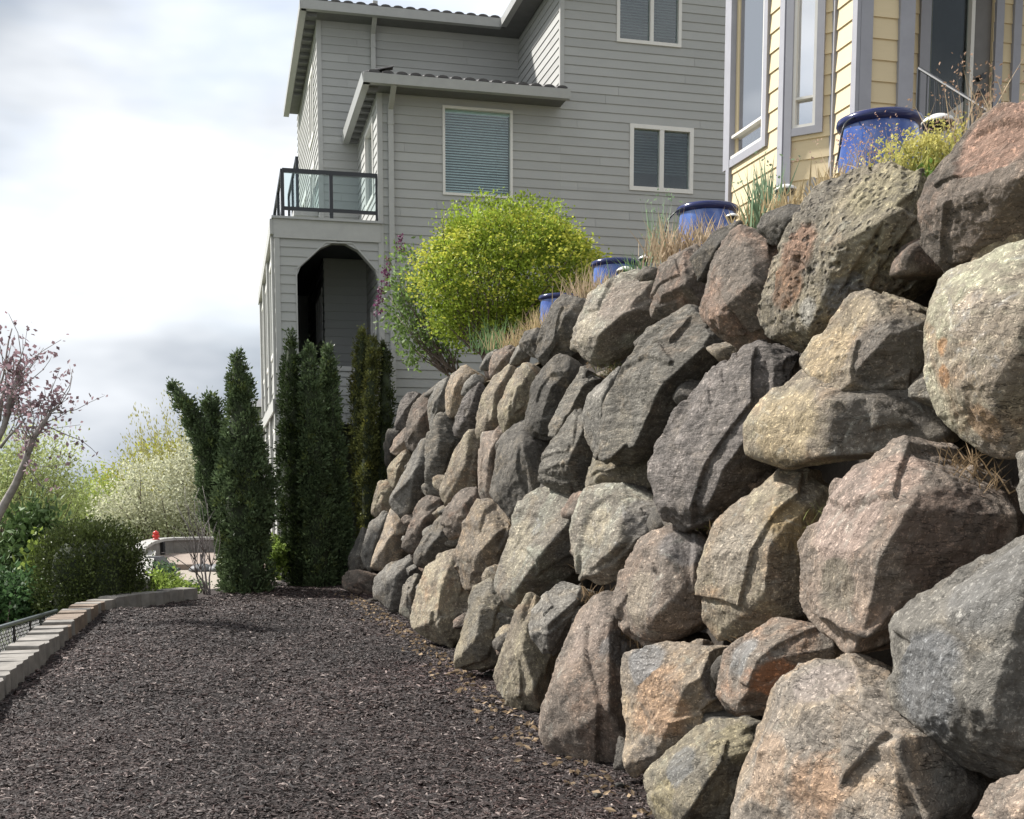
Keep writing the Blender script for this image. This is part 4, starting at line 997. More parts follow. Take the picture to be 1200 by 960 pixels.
mb = MB(); Y5.solid(mb, dz[0]-.1, dz[1]+.1, dz[2], dz[3], -1.6, -1.55); Y5.solid(mb, dz[0]-.1, dz[0]-.06, dz[2], dz[3], -1.55, -.11); Y5.solid(mb, dz[1]+.06, dz[1]+.1, dz[2], dz[3], -1.55, -.11); mb.build('hall', M['interior'], yh)
mb = MB(); Y5.solid(mb, t5(1136), t5(1140), dz[2], dz[3], -.06, .02); mb.build('door_frame', M['vinyl'], yh)
mb = MB(); Y5.solid(mb, t5(1140.5), dz[1], dz[2], dz[3], -.07, -.02); dr = mb.build('door', plain('dark_door', (.13, .12, .11), .4), yh)
hp = Y5.pt(t5(1149), Y5.z_(1149, 92), 0)
for dzz in (0, -.16):
    mb = MB(); o = hp + np.array([0, 0, dzz]); mb.tube([tuple(o+Y5.n*(-.02)), tuple(o+Y5.n*.02), tuple(o+Y5.n*.04), tuple(o+Y5.n*.075)], [.03, .03, .02, .032], 12)
    mb.build('door_handle' if dzz else 'door_lock', M['dark_metal'], dr)
# porch roof over the entrance
mb = MB(); Y5.solid(mb, t5(1046)-.1, t5(1330), 7.9, 8.1, .052, 2.2); mb.build('porch_roof', M['soffit'], yh)
mb = MB()
for p, q in ((c0, c0+hb*3),): pass
P0_, P1_ = c0, c0+HA[:2]*5
mb.hexa([(*c0, YT), (*c3, YT), (*(c3+HA[:2]*3), YT), (*(c0+HA[:2]*4), YT), (*c0, YT+.2), (*c3, YT+.2), (*(c3+HA[:2]*3), YT+.2), (*(c0+HA[:2]*4), YT+.2)])
mb.build('roof', M['tile'], yh)
mb = MB(); q = c0+HA[:2]*.0; S7 = Plane(c0, HA, HB); S7.solid(mb, .02, 4, YB, YT, -.1, 0); mb.build('wall', M['ysiding'], yh)

# ================================================================== PLANTS: shared builders
def leaves(C, L, W, up, jit, tint, rg, tvar=.25, droop=None):
    """N diamond leaves as one array set; up = preferred long axis per leaf (N,3)"""
    n = len(C)
    e1 = up + rg.normal(0, jit, (n, 3)); e1 /= np.linalg.norm(e1, axis=1)[:, None]+1e-9
    r = rg.normal(size=(n, 3)); e2 = np.cross(e1, r); e2 /= np.linalg.norm(e2, axis=1)[:, None]+1e-9
    nn = np.cross(e1, e2)
    l = (L*rg.uniform(.6, 1.25, n))[:, None]; w = (W*rg.uniform(.6, 1.25, n))[:, None]
    A = C - e1*l*.5; B = C + e2*w*.5 + nn*l*.06; D = C + e1*l*.5; E = C - e2*w*.5 + nn*l*.06
    V = np.stack([A, B, D, E], 1).reshape(-1, 3); i = (np.arange(n)*4)[:, None]
    Fc = np.concatenate([i+np.array([[0, 1, 2]]), i+np.array([[0, 2, 3]])])
    t = np.asarray(tint); t = np.broadcast_to(t, (n, 3)) * rg.uniform(1-tvar, 1+tvar, (n, 1))
    return V, Fc, np.repeat(t, 4, 0)
LM = {k: leaf_mat('leaf_'+k, (1, 1, 1), tr, ro) for k, tr, ro in (('soft', .38, .55), ('waxy', .18, .45), ('dry', .3, .8))}
def foliage(name, parts, parent, mat='soft', **k):
    V, Fc, C = joined(parts); return link(name, arr_mesh(name, V, Fc, LM[mat], False, C), parent, **k)
def blob_points(blobs, n, rg, shell=.55):
    w = np.array([b[1][0]*b[1][1]*b[1][2] for b in blobs])**.7; w /= w.sum(); out = []
    for (c, r), k in zip(blobs, rg.multinomial(n, w)):
        d = rg.normal(size=(k, 3)); d /= np.linalg.norm(d, axis=1)[:, None]
        rad = (shell + (1-shell)*rg.random(k)**.6)
        rad *= 1+.16*fbm(d*2.1+np.array(c), 2)
        out.append(np.array(c)+d*np.array(r)*rad[:, None])
    return np.concatenate(out)
def crown(blobs, nclump, per, L, W, tint, rg, spread=.18, jit=.7, shell=.55, flat=1.0, tvar=.28, ctv=.22):
    cl = blob_points(blobs, nclump, rg, shell)
    C = np.repeat(cl, per, 0) + rg.normal(0, 1, (nclump*per, 3))*spread*np.array([1, 1, flat])
    cen = np.mean([b[0] for b in blobs], axis=0)
    up = C-cen; up /= np.linalg.norm(up, axis=1)[:, None]+1e-9; up = up*.6 + np.array([0, 0, .3])
    ct = np.repeat(rg.uniform(1-ctv, 1+ctv, (nclump, 1)), per, 0)
    return leaves(C, L, W, up, jit, np.asarray(tint)*ct, rg, tvar), cl
def branch(mb, p, q, r0, r1, rg, bend=.08, n=5, seg=6):
    p, q = np.array(p, float), np.array(q, float); L = np.linalg.norm(q-p); pts, rs = [], []
    off = rg.normal(0, bend*L, 3)
    for i in range(n+1):
        t = i/n; pts.append(tuple(p+(q-p)*t + off*math.sin(math.pi*t) + (rg.normal(0, .012*L, 3) if 0 < i < n else 0))); rs.append(r0+(r1-r0)*t)
    mb.tube(pts, rs, seg); return pts
def limbs(base, targets, r0, rg, fork=.35, mat='bark', nm='trunk', parent=None, twig=.006, stems=1):
    mb = MB(); base = np.array(base, float); T = np.array(targets); cen = T.mean(0)
    forks = []
    for s in range(stems):
        f = base+(cen-base)*fork + rg.normal(0, .12*np.linalg.norm(cen-base), 3)*np.array([1, 1, .3]); b0 = base + (rg.normal(0, r0*2.2, 3)*np.array([1, 1, 0]) if stems > 1 else 0)
        branch(mb, b0, f, r0, r0*.7, rg, .05, 6, 8); forks.append(f)
    for i, t in enumerate(T):
        f = forks[i % stems]; mid = f+(t-f)*.5 + rg.normal(0, .06*np.linalg.norm(t-f), 3)
        branch(mb, f, mid, r0*.42, r0*.24, rg, .05, 3, 5); branch(mb, mid, t, r0*.24, twig, rg, .06, 3, 4)
    return mb.build(nm, M[mat], parent, smooth=True)
def tree(name, label, cat, base, blobs, nclump, per, L, W, tint, seed, group=None, r0=.08, spread=.18, jit=.7, shell=.55, fork=.35, ntw=26, mat='soft', bark='bark', stems=1, flat=1.0, extra=None, tvar=.28, ctv=.22):
    rg = np.random.default_rng(seed)
    o = empty(name, tuple(base), label=label, cat=cat, group=group)
    parts, cl = crown(blobs, nclump, per, L, W, tint, rg, spread, jit, shell, flat, tvar, ctv)
    foliage('crown', [parts] + (extra(rg, cl) if extra else []), o, mat)
    limbs(base, cl[rg.choice(len(cl), min(ntw, len(cl)), replace=False)], r0, rg, fork, bark, 'trunk', o, stems=stems)
    return o
def terr_z(v): return TZ + min(max(v, 0)*.4, .28)

# ================================================================== ARBORVITAE
def arborvitae(label, rows, Y, seed, tint, n=5200, zb=0.0, sz=.056):
    """rows: (y, x_left, x_right) in the photograph from the top down"""
    rg = np.random.default_rng(seed)
    cen = np.array([at_y((l+r)/2, y, Y) for y, l, r in rows]); rad = np.array([(r-l)/2*Y/F*.86 for y, l, r in rows])
    cen = np.concatenate([cen, [[cen[-1][0], Y, zb-.05]]]); rad = np.append(rad, rad[-1]*.93)
    z = cen[:, 2]; order = np.argsort(z); zz, xx, rr = z[order], cen[order, 0], rad[order]
    o = empty('arborvitae', (xx[0], Y, zb), label=label, cat='evergreen', group='arborvitae columns by the grey house')
    # branch clumps over the surface
    w = np.interp(np.linspace(zz[0], zz[-1], 200), zz, rr); cdf = np.cumsum(w+.03); cdf /= cdf[-1]
    nc = int(n*2.5)//24
    zc = np.interp(rg.random(nc), cdf, np.linspace(zz[0], zz[-1], 200)); th = rg.uniform(0, 2*np.pi, nc)
    rc = np.interp(zc, zz, rr); xc = np.interp(zc, zz, xx)
    lump = 1 + .19*fbm(np.stack([np.cos(th)*2.2+seed, np.sin(th)*2.2, zc*3.1], 1), 3)
    out = np.stack([np.cos(th), np.sin(th), np.zeros(nc)], 1)
    P = np.stack([xc, np.full(nc, Y), zc], 1) + out*(rc*lump*rg.uniform(.78, 1.04, nc))[:, None]
    ct = rg.uniform(.55, 1.5, (nc, 1))*np.where(rg.random((nc, 1)) < .08, np.array([[1.3, 1.18, .85]]), np.array([[1, 1, 1]]))
    per = 24
    fan = rg.normal(0, 1, (nc*per, 3))*np.array([.7, .7, .9])*sz*.95
    C = np.repeat(P, per, 0)+fan
    up = np.repeat(out, per, 0)*.55 + np.array([0, 0, .6]) + fan/sz*.5
    parts = leaves(C, sz*1.25, sz*.55, up, .28, np.array(tint)*np.repeat(ct, per, 0), rg, .25)
    foliage('foliage', [parts], o, 'waxy')
    # woody, densely leaved heart of the column
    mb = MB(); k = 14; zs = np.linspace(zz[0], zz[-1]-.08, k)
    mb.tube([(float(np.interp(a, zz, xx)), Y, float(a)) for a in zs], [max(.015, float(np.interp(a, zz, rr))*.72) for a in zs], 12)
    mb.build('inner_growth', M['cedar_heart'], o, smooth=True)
    MB().tube([(xx[0], Y, zb-.1), (xx[0], Y, zb+.4), (float(np.interp(zz[-1]-.3, zz, xx)), Y, zz[-1]-.3)], [.07, .06, .012], 8).build('trunk', M['bark'], o)
    return o
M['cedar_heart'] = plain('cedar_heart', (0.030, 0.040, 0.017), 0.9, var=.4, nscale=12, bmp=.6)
G_DK = (0.098, 0.135, 0.064); G_OL = (0.115, 0.125, 0.042)
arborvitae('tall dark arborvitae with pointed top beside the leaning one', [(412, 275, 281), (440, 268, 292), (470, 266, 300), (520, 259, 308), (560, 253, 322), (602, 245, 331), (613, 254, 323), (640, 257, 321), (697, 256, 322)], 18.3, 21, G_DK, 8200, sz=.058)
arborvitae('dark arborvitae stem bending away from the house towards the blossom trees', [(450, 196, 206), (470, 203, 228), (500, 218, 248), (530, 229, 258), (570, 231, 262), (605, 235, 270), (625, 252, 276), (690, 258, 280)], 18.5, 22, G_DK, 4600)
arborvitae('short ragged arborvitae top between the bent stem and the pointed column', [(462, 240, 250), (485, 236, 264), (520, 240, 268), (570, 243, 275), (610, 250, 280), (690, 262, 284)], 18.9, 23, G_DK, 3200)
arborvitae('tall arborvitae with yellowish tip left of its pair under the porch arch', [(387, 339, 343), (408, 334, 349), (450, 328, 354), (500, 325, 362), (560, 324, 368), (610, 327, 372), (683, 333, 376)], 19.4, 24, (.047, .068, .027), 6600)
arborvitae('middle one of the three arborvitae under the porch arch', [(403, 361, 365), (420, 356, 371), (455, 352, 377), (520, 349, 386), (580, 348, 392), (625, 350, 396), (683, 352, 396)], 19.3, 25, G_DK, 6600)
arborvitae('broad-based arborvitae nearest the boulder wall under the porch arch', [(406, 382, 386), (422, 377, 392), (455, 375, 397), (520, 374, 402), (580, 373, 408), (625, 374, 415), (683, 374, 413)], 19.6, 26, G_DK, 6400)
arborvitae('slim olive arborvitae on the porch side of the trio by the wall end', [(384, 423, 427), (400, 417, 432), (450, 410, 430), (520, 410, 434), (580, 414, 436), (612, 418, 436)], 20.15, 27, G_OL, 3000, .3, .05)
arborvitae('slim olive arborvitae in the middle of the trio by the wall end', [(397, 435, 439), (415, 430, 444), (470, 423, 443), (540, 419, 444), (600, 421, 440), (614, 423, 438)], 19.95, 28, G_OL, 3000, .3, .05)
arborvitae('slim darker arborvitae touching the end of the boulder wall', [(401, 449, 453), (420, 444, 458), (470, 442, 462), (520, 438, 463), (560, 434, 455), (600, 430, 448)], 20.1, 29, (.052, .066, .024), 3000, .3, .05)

# ================================================================== TERRACE TREES
def E(x, y, Y, rx, rz, ry=None): return (at_y(x, y, Y), (rx*Y/F, (ry if ry is not None else rx)*Y/F, rz*Y/F))
def maple_extra(rg, cl):
    out = []
    P = blob_points([E(600, 330, 16.8, 112, 82, 95)], 1000, rg, .9)
    C = np.repeat(P, 12, 0)+rg.normal(0, .09, (12000, 3))*np.array([1, 1, .28])
    P_ = C[:, 2] > at_y(600, 345, 16.8)[2]+rg.normal(0, .35, len(C)); C = C[P_]
    out.append(leaves(C, .055, .036, rg.normal(0, 1, (len(C), 3))*np.array([1, 1, .25]), .3, np.array([.47, .485, .075]), rg, .25)); return out
Ym = 16.8
tree('maple_tree', 'rounded bright lime green maple on the terrace in front of the grey house', 'tree', (at_y(575, 430, Ym)[0], Ym, terr_z(1)-.05),
     [E(598, 322, Ym, 100, 74), E(555, 335, Ym, 62, 62), E(650, 330, Ym, 62, 58), E(600, 275, Ym, 80, 42), E(560, 380, Ym, 55, 28), E(620, 375, Ym, 60, 28)], 2600, 15, .052, .034, (.24, .315, .042), 31,
     r0=.055, spread=.10, flat=.30, jit=.6, shell=.62, fork=.22, ntw=60, stems=3, extra=maple_extra, ctv=.45)
Yl = 18.0
def lilac_flowers(rg, cl):
    out = []
    for x, y in ((470, 285), (455, 312), (452, 326), (446, 345), (444, 360)):
        c = at_y(x, y, Yl-.3); n = 46; t = rg.random(n)
        C = c + np.stack([rg.normal(0, 1, n)*.05*(1-t*.6), rg.normal(0, 1, n)*.05*(1-t*.6), (t-.5)*.26], 1)
        out.append(leaves(C, .045, .04, rg.normal(0, 1, (n, 3)), .6, np.array([.14, .05, .10]), rg, .4))
    return out
tree('lilac_shrub', 'loose green lilac with dark purple flower spikes against the grey siding', 'shrub', (at_y(538, 445, Yl)[0], Yl, terr_z(.6)-.05),
     [E(478, 320, Yl, 24, 34), E(468, 365, Yl, 22, 32), E(490, 395, Yl, 34, 32), E(520, 400, Yl, 26, 22), E(500, 350, Yl, 30, 34)], 260, 9, .08, .05, (.17, .25, .075), 32,
     r0=.03, spread=.10, fork=.2, ntw=40, stems=3, extra=lilac_flowers, shell=.35)

# ================================================================== LEFT SIDE PLANTING
# plum tree with bare limbs and purple young leaves
rg = np.random.default_rng(41); Yp = 14.5
pl = empty('plum_tree', (at_y(-75, 700, Yp)[0], Yp, -1.0), label='sparse plum tree with bare grey limbs and purplish young leaves', cat='tree')
mb = MB(); root = np.array([at_y(-75, 700, Yp)[0], Yp, -1.1])
def PX(*q): return [tuple(at_y(x, y, Yp+d)) for x, y, d in q]
k1 = [tuple(root)] + PX((-60, 700, 0), (-25, 650, 0), (0, 600, 0), (18, 568, 0), (30, 540, -.1), (38, 515, -.1), (50, 497, -.1), (58, 485, -.1)); mb.tube(k1, [.12, .10, .075, .055, .048, .043, .038, .032, .022], 8)
for q, r in ((((-60, 700, 0), (-40, 600, .3), (-10, 530, .3), (5, 500, .3), (12, 465, .3), (22, 440, .3), (26, 430, .3)), .05), (((-10, 530, .3), (2, 470, .3), (8, 452, .3), (12, 450, .3)), .035),
             (((5, 500, .3), (16, 470, .4), (20, 445, .4), (23, 428, .4)), .03), (((0, 525, .2), (10, 512, .2), (22, 500, .2), (30, 490, .2)), .02), (((38, 515, -.1), (48, 505, -.1), (53, 488, 0), (57, 478, 0)), .02), (((-5, 470, .3), (4, 440, .2), (10, 400, .2), (14, 385, .2)), .014)):
    mb.tube(PX(*q), [r*(1-.6*i/len(q)) for i in range(len(q))], 7)
tips = []
for i in range(70):
    s = k1[5+int(rg.integers(0, 4))] if rg.random() < .45 else PX((rg.uniform(0, 25), rg.uniform(430, 510), .3))[0]
    s = np.array(s); e = s + np.array([abs(rg.normal(.28, .3))-.1, rg.normal(0, .3), rg.normal(.25, .28)]); branch(mb, s, e, .008, .003, rg, .1, 4, 4); tips.append((s, e))
mb.build('trunk', M['greybark'], pl, smooth=True)
C = np.concatenate([s+(e-s)*rg.uniform(.3, 1.05, (13, 1))+rg.normal(0, .05, (13, 3)) for s, e in tips])
foliage('crown', [leaves(C, .07, .05, rg.normal(0, 1, (len(C), 3)), .5, np.array([.27, .18, .20]), rg, .45)], pl)

# clipped dark hedge outside the block edging
def hedge(name, label, cat, x0, x1, y0, Y, dep, zb, tint, seed, n=1500, lf=.055):
    rg = np.random.default_rng(seed); a = at_y(x0, y0, Y); b = at_y(x1, y0, Y); H = a[2]-zb
    o = empty(name, ((a[0]+b[0])/2, Y, zb), label=label, cat=cat)
    c = np.array([(a[0]+b[0])/2, Y, zb+H/2]); hw = np.array([(b[0]-a[0])/2, dep/2, H/2])
    p = rg.uniform(-1, 1, (n, 3)); k = np.argmax(np.abs(p)*rg.uniform(.6, 1, (n, 3)), axis=1); idx = np.arange(n)
    p[idx, k] = np.sign(p[idx, k])*rg.uniform(.86, 1.0, n); rr = np.linalg.norm(p, axis=1)/1.25; p /= np.maximum(rr, 1)[:, None]
    p *= (1+.10*fbm(p*2.5+seed, 3))[:, None]
    P = c + p*hw; C = np.repeat(P, 16, 0)+rg.normal(0, .075, (n*16, 3)); up = np.repeat(p, 16, 0)*.5+np.array([0, 0, .6])
    ct = np.repeat(rg.uniform(.6, 1.4, (n, 1)), 16, 0)
    foliage('foliage', [leaves(C, lf, lf*.5, up, .5, np.array(tint)*ct, rg, .3)], o, 'waxy')
    bm = bmesh.new(); bmesh.ops.create_icosphere(bm, subdivisions=3, radius=1)
    V = np.array([v.co for v in bm.verts]); Fc = np.array([[v.index for v in f.verts] for f in bm.faces]); bm.free()
    V = np.sign(V)*np.abs(V)**.6; link('inner_growth', arr_mesh('inner_growth', V*hw*.80+c, Fc, M['cedar_heart'], True), o)
    return o
hedge('clipped_hedge', 'clipped dark green evergreen hedge behind the block edging', 'hedge', 56, 158, 618, 16.6, 1.4, -.6, (.066, .085, .026), 51)
# leafy shrubs below the hedge
tree('broadleaf_shrub', 'dark broad-leaved shrub between the hedge and the plum tree', 'shrub', (at_y(35, 760, 18.5)[0], 18.5, -1.8), [E(38, 645, 18.5, 26, 38), E(15, 680, 18.5, 30, 40), E(45, 612, 18.5, 16, 18)], 330, 10, .15, .085, (.09, .14, .05), 52, r0=.05, spread=.16, mat='waxy', ctv=.4)
tree('broadleaf_shrub', 'lighter yellow-green shrub tucked against the dark hedge', 'shrub', (at_y(58, 760, 17.6)[0], 17.6, -1.6), [E(56, 672, 17.6, 18, 32), E(66, 700, 17.6, 12, 24)], 190, 10, .12, .07, (.17, .22, .05), 53, r0=.03, spread=.12, ctv=.3)
tree('broadleaf_shrub', 'low deep green shrub spreading behind the chain-link fence', 'shrub', (at_y(15, 790, 16)[0], 16.0, -1.8), [E(10, 705, 16.4, 40, 28), E(40, 712, 16.8, 30, 22), E(-25, 700, 16.4, 30, 35)], 420, 10, .11, .06, (.07, .13, .05), 54, r0=.04, spread=.14)
# trees on the slope beyond
bg = 'trees on the slope beyond the patio'
tree('willow_tree', 'pale green feathery tree behind the plum tree', 'tree', (at_y(35, 700, 30)[0], 30, -4.0), [E(30, 570, 30, 52, 45), E(55, 545, 30, 30, 40), E(0, 540, 30, 32, 40), E(70, 590, 30, 30, 35)], 460, 16, .12, .05, (.38, .42, .19), 61, bg, r0=.10, spread=.3, ntw=50, ctv=.3)
tree('willow_tree', 'soft lime green tree filling the gap behind the hedge', 'tree', (at_y(95, 700, 42)[0], 42, -6.0), [E(90, 605, 42, 48, 34), E(125, 585, 42, 36, 24), E(60, 600, 42, 32, 30)], 420, 16, .15, .07, (.30, .36, .10), 62, bg, r0=.12, spread=.34, ctv=.25)
tree('willow_tree', 'golden green tree rising left of the white blossom', 'tree', (at_y(165, 720, 46)[0], 46, -6.0), [E(165, 570, 46, 42, 32), E(140, 580, 46, 34, 22), E(200, 555, 46, 40, 35)], 480, 16, .16, .07, (.36, .36, .05), 63, bg, r0=.14, spread=.34, ctv=.25)
tree('blossom_tree', 'wide tree covered in creamy white blossom behind the patio', 'tree', (at_y(190, 690, 36)[0], 36, -2.0), [E(190, 575, 36, 62, 40), E(150, 600, 36, 44, 24), E(225, 560, 36, 36, 42), E(215, 605, 36, 48, 24), E(175, 615, 36, 55, 15)], 950, 16, .10, .07, (.50, .50, .36), 64, bg, r0=.12, spread=.20, ntw=60, ctv=.25, shell=.4)
def shoots(rg, cl):
    out = []
    for i in range(110):
        a = at_y(rg.uniform(165, 262), rg.uniform(555, 600), 39); b = a+np.array([rg.normal(-.35, .3), rg.normal(0, .3), rg.uniform(1.4, 3.2)])
        C = a+(b-a)*rg.random((34, 1))+rg.normal(0, .035, (34, 3)); out.append(leaves(C, .12, .045, np.tile(b-a, (34, 1)), .3, np.array([.40, .38, .16]), rg, .3))
    return out
tree('willow_tree', 'twiggy yellow-green tree with upright shoots behind the arborvitae', 'tree', (at_y(235, 690, 39)[0], 39, -2.4), [E(222, 560, 39, 42, 40), E(205, 575, 39, 35, 25)], 260, 12, .11, .05, (.40, .38, .12), 65, bg, r0=.09, spread=.22, ntw=90, extra=shoots, shell=.3)
for i, (x, y, Y, r, h, c, lb) in enumerate((( -20, 600, 55, 60, 50, (.14, .20, .05), 'mid green tree at the foot of the slope left of the plum limbs'), (60, 618, 70, 60, 26, (.20, .26, .07), 'hazy green tree far down the slope behind the hedge'), (130, 612, 80, 60, 30, (.24, .29, .07), 'far yellowish tree low on the slope behind the patio wall'), (225, 600, 75, 60, 45, (.20, .25, .08), 'far tree behind the tall pointed arborvitae'), (300, 600, 60, 50, 60, (.15, .2, .06), 'tree behind the left flank of the grey house'))):
    tree('slope_tree', lb, 'tree', (at_y(x, 700, Y)[0], Y, -9.0), [E(x, y, Y, r, h), E(x+25, y-10, Y, r*.6, h*.8), E(x-25, y+5, Y, r*.6, h*.8)], 330, 14, .26, .13, c, 70+i, bg, r0=.15, spread=.5, ctv=.3)
# small plants in the corner bed
tree('low_shrub', 'bright yellow-green low shrub in the corner bed by the block edging', 'shrub', (at_y(195, 695, 18.6)[0], 18.6, -.3), [E(190, 682, 18.6, 20, 11), E(205, 690, 18.4, 24, 6)], 130, 12, .07, .045, (.24, .32, .07), 81, r0=.015, spread=.06, shell=.2)
tree('low_shrub', 'grey-green mounded shrub beside the dark patio furniture', 'shrub', (at_y(195, 690, 19.6)[0], 19.6, -.3), [E(192, 668, 19.6, 16, 9), E(222, 688, 18.9, 22, 5)], 110, 12, .055, .03, (.10, .16, .08), 82, r0=.012, spread=.06, shell=.2)
tree('low_shrub', 'light green shrub growing in the gap between the arborvitae', 'shrub', (at_y(326, 690, 19.2)[0], 19.2, -.02), [E(326, 655, 19.2, 11, 20), E(322, 640, 19.4, 8, 10)], 110, 10, .08, .05, (.22, .30, .07), 83, r0=.015, spread=.06, shell=.2)
rg = np.random.default_rng(84); tw = MB()
for (xb, xt, yt) in ((240, 219, 600), (246, 232, 590), (240, 226, 620), (246, 247, 610), (243, 212, 640), (246, 238, 575)):
    p = at_y(xb, 696, 18.0); p[2] = -.02; q = at_y(xt, yt, 18.0+rg.normal(0, .2)); m_ = p+(q-p)*.4+rg.normal(0, .04, 3)
    branch(tw, p, m_, .016, .011, rg, .06, 4, 6)
    for j in range(5): branch(tw, m_, q+rg.normal(0, .16, 3), .008, .003, rg, .08, 5, 4)
o = empty('bare_shrub', tuple(at_z(243, 697)), label='bare grey-stemmed shrub standing in front of the arborvitae base', cat='shrub'); tw.build('stems', M['greybark'], o, smooth=True)

# ================================================================== THINGS ON THE TERRACE
m, nt, b, _ = mat_new('cobalt_glaze'); v = objcoord(nt)
c = mixc(nt, ramp(nt, noise(nt, v, 5, 5, .6, .6), .35, .7), (.022, .055, .24), (.08, .155, .42)); nt.links.new(c, b.inputs['Base Color'])
b.inputs['Roughness'].default_value = .14; b.inputs['Coat Weight'].default_value = .6; bump(nt, b, noise(nt, v, 9, 3), .08, .01); M['cobalt'] = m
m, nt, b, _ = mat_new('rim_glaze'); b.inputs['Base Color'].default_value = (.012, .018, .085, 1); b.inputs['Roughness'].default_value = .18; M['rim'] = m
def pot_Y(x): return 3.93/(.2558+(x-600)/F)
def pot(x, y, label, Yo=0):
    Y = pot_Y(x)+Yo; p = at_y(x, y, Y); R = .235; H = .64; zb = p[2]-H
    o = empty('blue_pot', (p[0], Y, zb), label=label, cat='pot', group='blue glazed pots on the terrace')
    MB().lathe([(0, zb), (.15, zb), (.165, zb+.02), (.205, zb+.20), (.225, zb+.40), (.222, zb+.52), (.212, zb+.585)], p[0], Y, 40).build('body', M['cobalt'], o, smooth=True)
    MB().lathe([(.212, zb+.584), (.232, zb+.592), (.240, zb+.612), (.236, zb+.632), (.215, zb+.642), (.200, zb+.630), (.196, zb+.55), (0.0, zb+.55)], p[0], Y, 40).build('rim', M['rim'], o, smooth=True)
    MB().lathe([(.19, zb+.552), (.10, zb+.575), (.0, zb+.58)], p[0], Y, 20).build('soil', M['earth'], o)
    return p, Y
for x, y, lb in ((1031, 140, 'cobalt blue glazed pot standing against the yellow house corner'), (829, 243, 'cobalt blue glazed pot in dry grass below the double window'), (722, 307, 'cobalt blue pot beside the lime green maple, half hidden in grass'), (656, 347, 'cobalt blue pot farthest along the wall, only its rim showing by the maple')):
    pot(x, y, lb)
def cable(name, label, pts, r=.006):
    q = [Vector(p) for p in pts]; out = []
    for i in range(len(q)-1):
        a, b_, c_, d_ = q[max(i-1, 0)], q[i], q[i+1], q[min(i+2, len(q)-1)]
        for t in np.linspace(0, 1, 6)[:-1]:
            out.append(.5*((2*b_)+(-a+c_)*t+(2*a-5*b_+4*c_-d_)*t*t+(-a+3*b_-3*c_+d_)*t**3))
    out.append(q[-1]); MB().tube(out, r, 6).build(name, M['dark_metal'], None, True, label=label, cat='hose')
Y1p = pot_Y(1031)
cable('drip_hose', 'thin black drip hose hanging over the pot by the yellow house', [at_y(1005, 137, Y1p-.1), at_y(990, 146, Y1p-.23), at_y(983, 180, Y1p-.2), at_y(976, 210, Y1p-.2), at_y(965, 228, Y1p-.25)])
Y2p = pot_Y(829)
cable('drip_hose', 'thin black drip hose looping off the pot below the double window', [at_y(800, 244, Y2p-.2), at_y(790, 250, Y2p-.2), at_y(782, 262, Y2p-.15), at_y(779, 285, Y2p-.1)])

M['white_plastic'] = plain('white_plastic', (.62, .61, .58), .35, var=.05)
def solar(x, y, Y, R, label):
    p = at_y(x, y, Y); zb = p[2]-.32
    o = empty('path_light', (p[0], Y, zb), label=label, cat='path light', group='small path lights on the terrace')
    MB().lathe([(0, p[2]+.32*R), (R*.45, p[2]+.28*R), (R*.8, p[2]+.1*R), (R, p[2]-.12*R), (R*.96, p[2]-.2*R), (0, p[2]-.2*R)], p[0], Y, 24).build('cap', M['white_plastic'], o, True)
    MB().lathe([(R*.94, p[2]-.205*R), (R*.90, p[2]-.42*R), (R*.5, p[2]-.55*R), (0, p[2]-.56*R)], p[0], Y, 24).build('rim', M['dark_metal'], o, True)
    MB().tube([(p[0], Y, p[2]-.5*R), (p[0], Y, zb-.15)], .012, 8).build('stake', M['dark_metal'], o)
solar(1100, 141, 6.3, .088, 'white-topped path light between the big blue pot and the pale slab')
solar(921, 221, 7.8, .075, 'white-capped path light at the foot of the yellow bay')
solar(733, 316, 10.9, .085, 'small white path light leaning over the blue pot beside the maple')
solar(757, 302, 11.2, .07, 'small pale path light in the grass between two blue pots')
solar(858, 253, 8.8, .05, 'tiny white path light beside the pot below the double window')
def slab(name, label, pts, Y, th, mat):
    P = [at_y(x, y, Y) for x, y in pts]; n = len(P); V = P + [p+np.array([.02, th, 0]) for p in P]
    link(name, pmesh(name, V, [tuple(range(n)), tuple(range(n, 2*n))[::-1]] + [(i, (i+1) % n, (i+1) % n+n, i+n) for i in range(n)], M[mat]), label=label, cat='slab')
M['pale_stone'] = plain('pale_stone', (.34, .33, .31), .8, var=.12, bmp=.2)
slab('stone_slab', 'pale pointed stone slab leaning beside the entrance railing', [(1101, 152), (1103, 138), (1129, 119), (1127, 165), (1105, 172)], 6.55, .06, 'pale_stone')
slab('stone_slab', 'small upright pale slab at the corner of the yellow bay', [(941, 230), (946, 212), (950, 207), (955, 208), (954, 232)], 7.6, .05, 'pale_stone')
# entrance railing
rl = empty('stair_railing', tuple(at_y(1078, 130, 9.6)), label='thin black metal stair railing at the yellow house entrance', cat='railing')
a = at_y(1077, 80, 9.6); b_ = at_y(1160, 131, 8.8); zz0 = terr_z(2)
MB().tube([a, b_], .014, 8).build('handrail', M['dark_metal'], rl)
for i in range(9):
    p = a+(b_-a)*(i/8); MB().tube([tuple(p), (p[0], p[1], zz0-.05 if i in (0, 8) else p[2]-.78+.0)], .016 if i in (0, 8) else .007, 6).build('post' if i in (0, 8) else 'baluster', M['dark_metal'], rl)
MB().tube([a-np.array([0, 0, .75]), b_-np.array([0, 0, .75])], .009, 6).build('lower_rail', M['dark_metal'], rl)

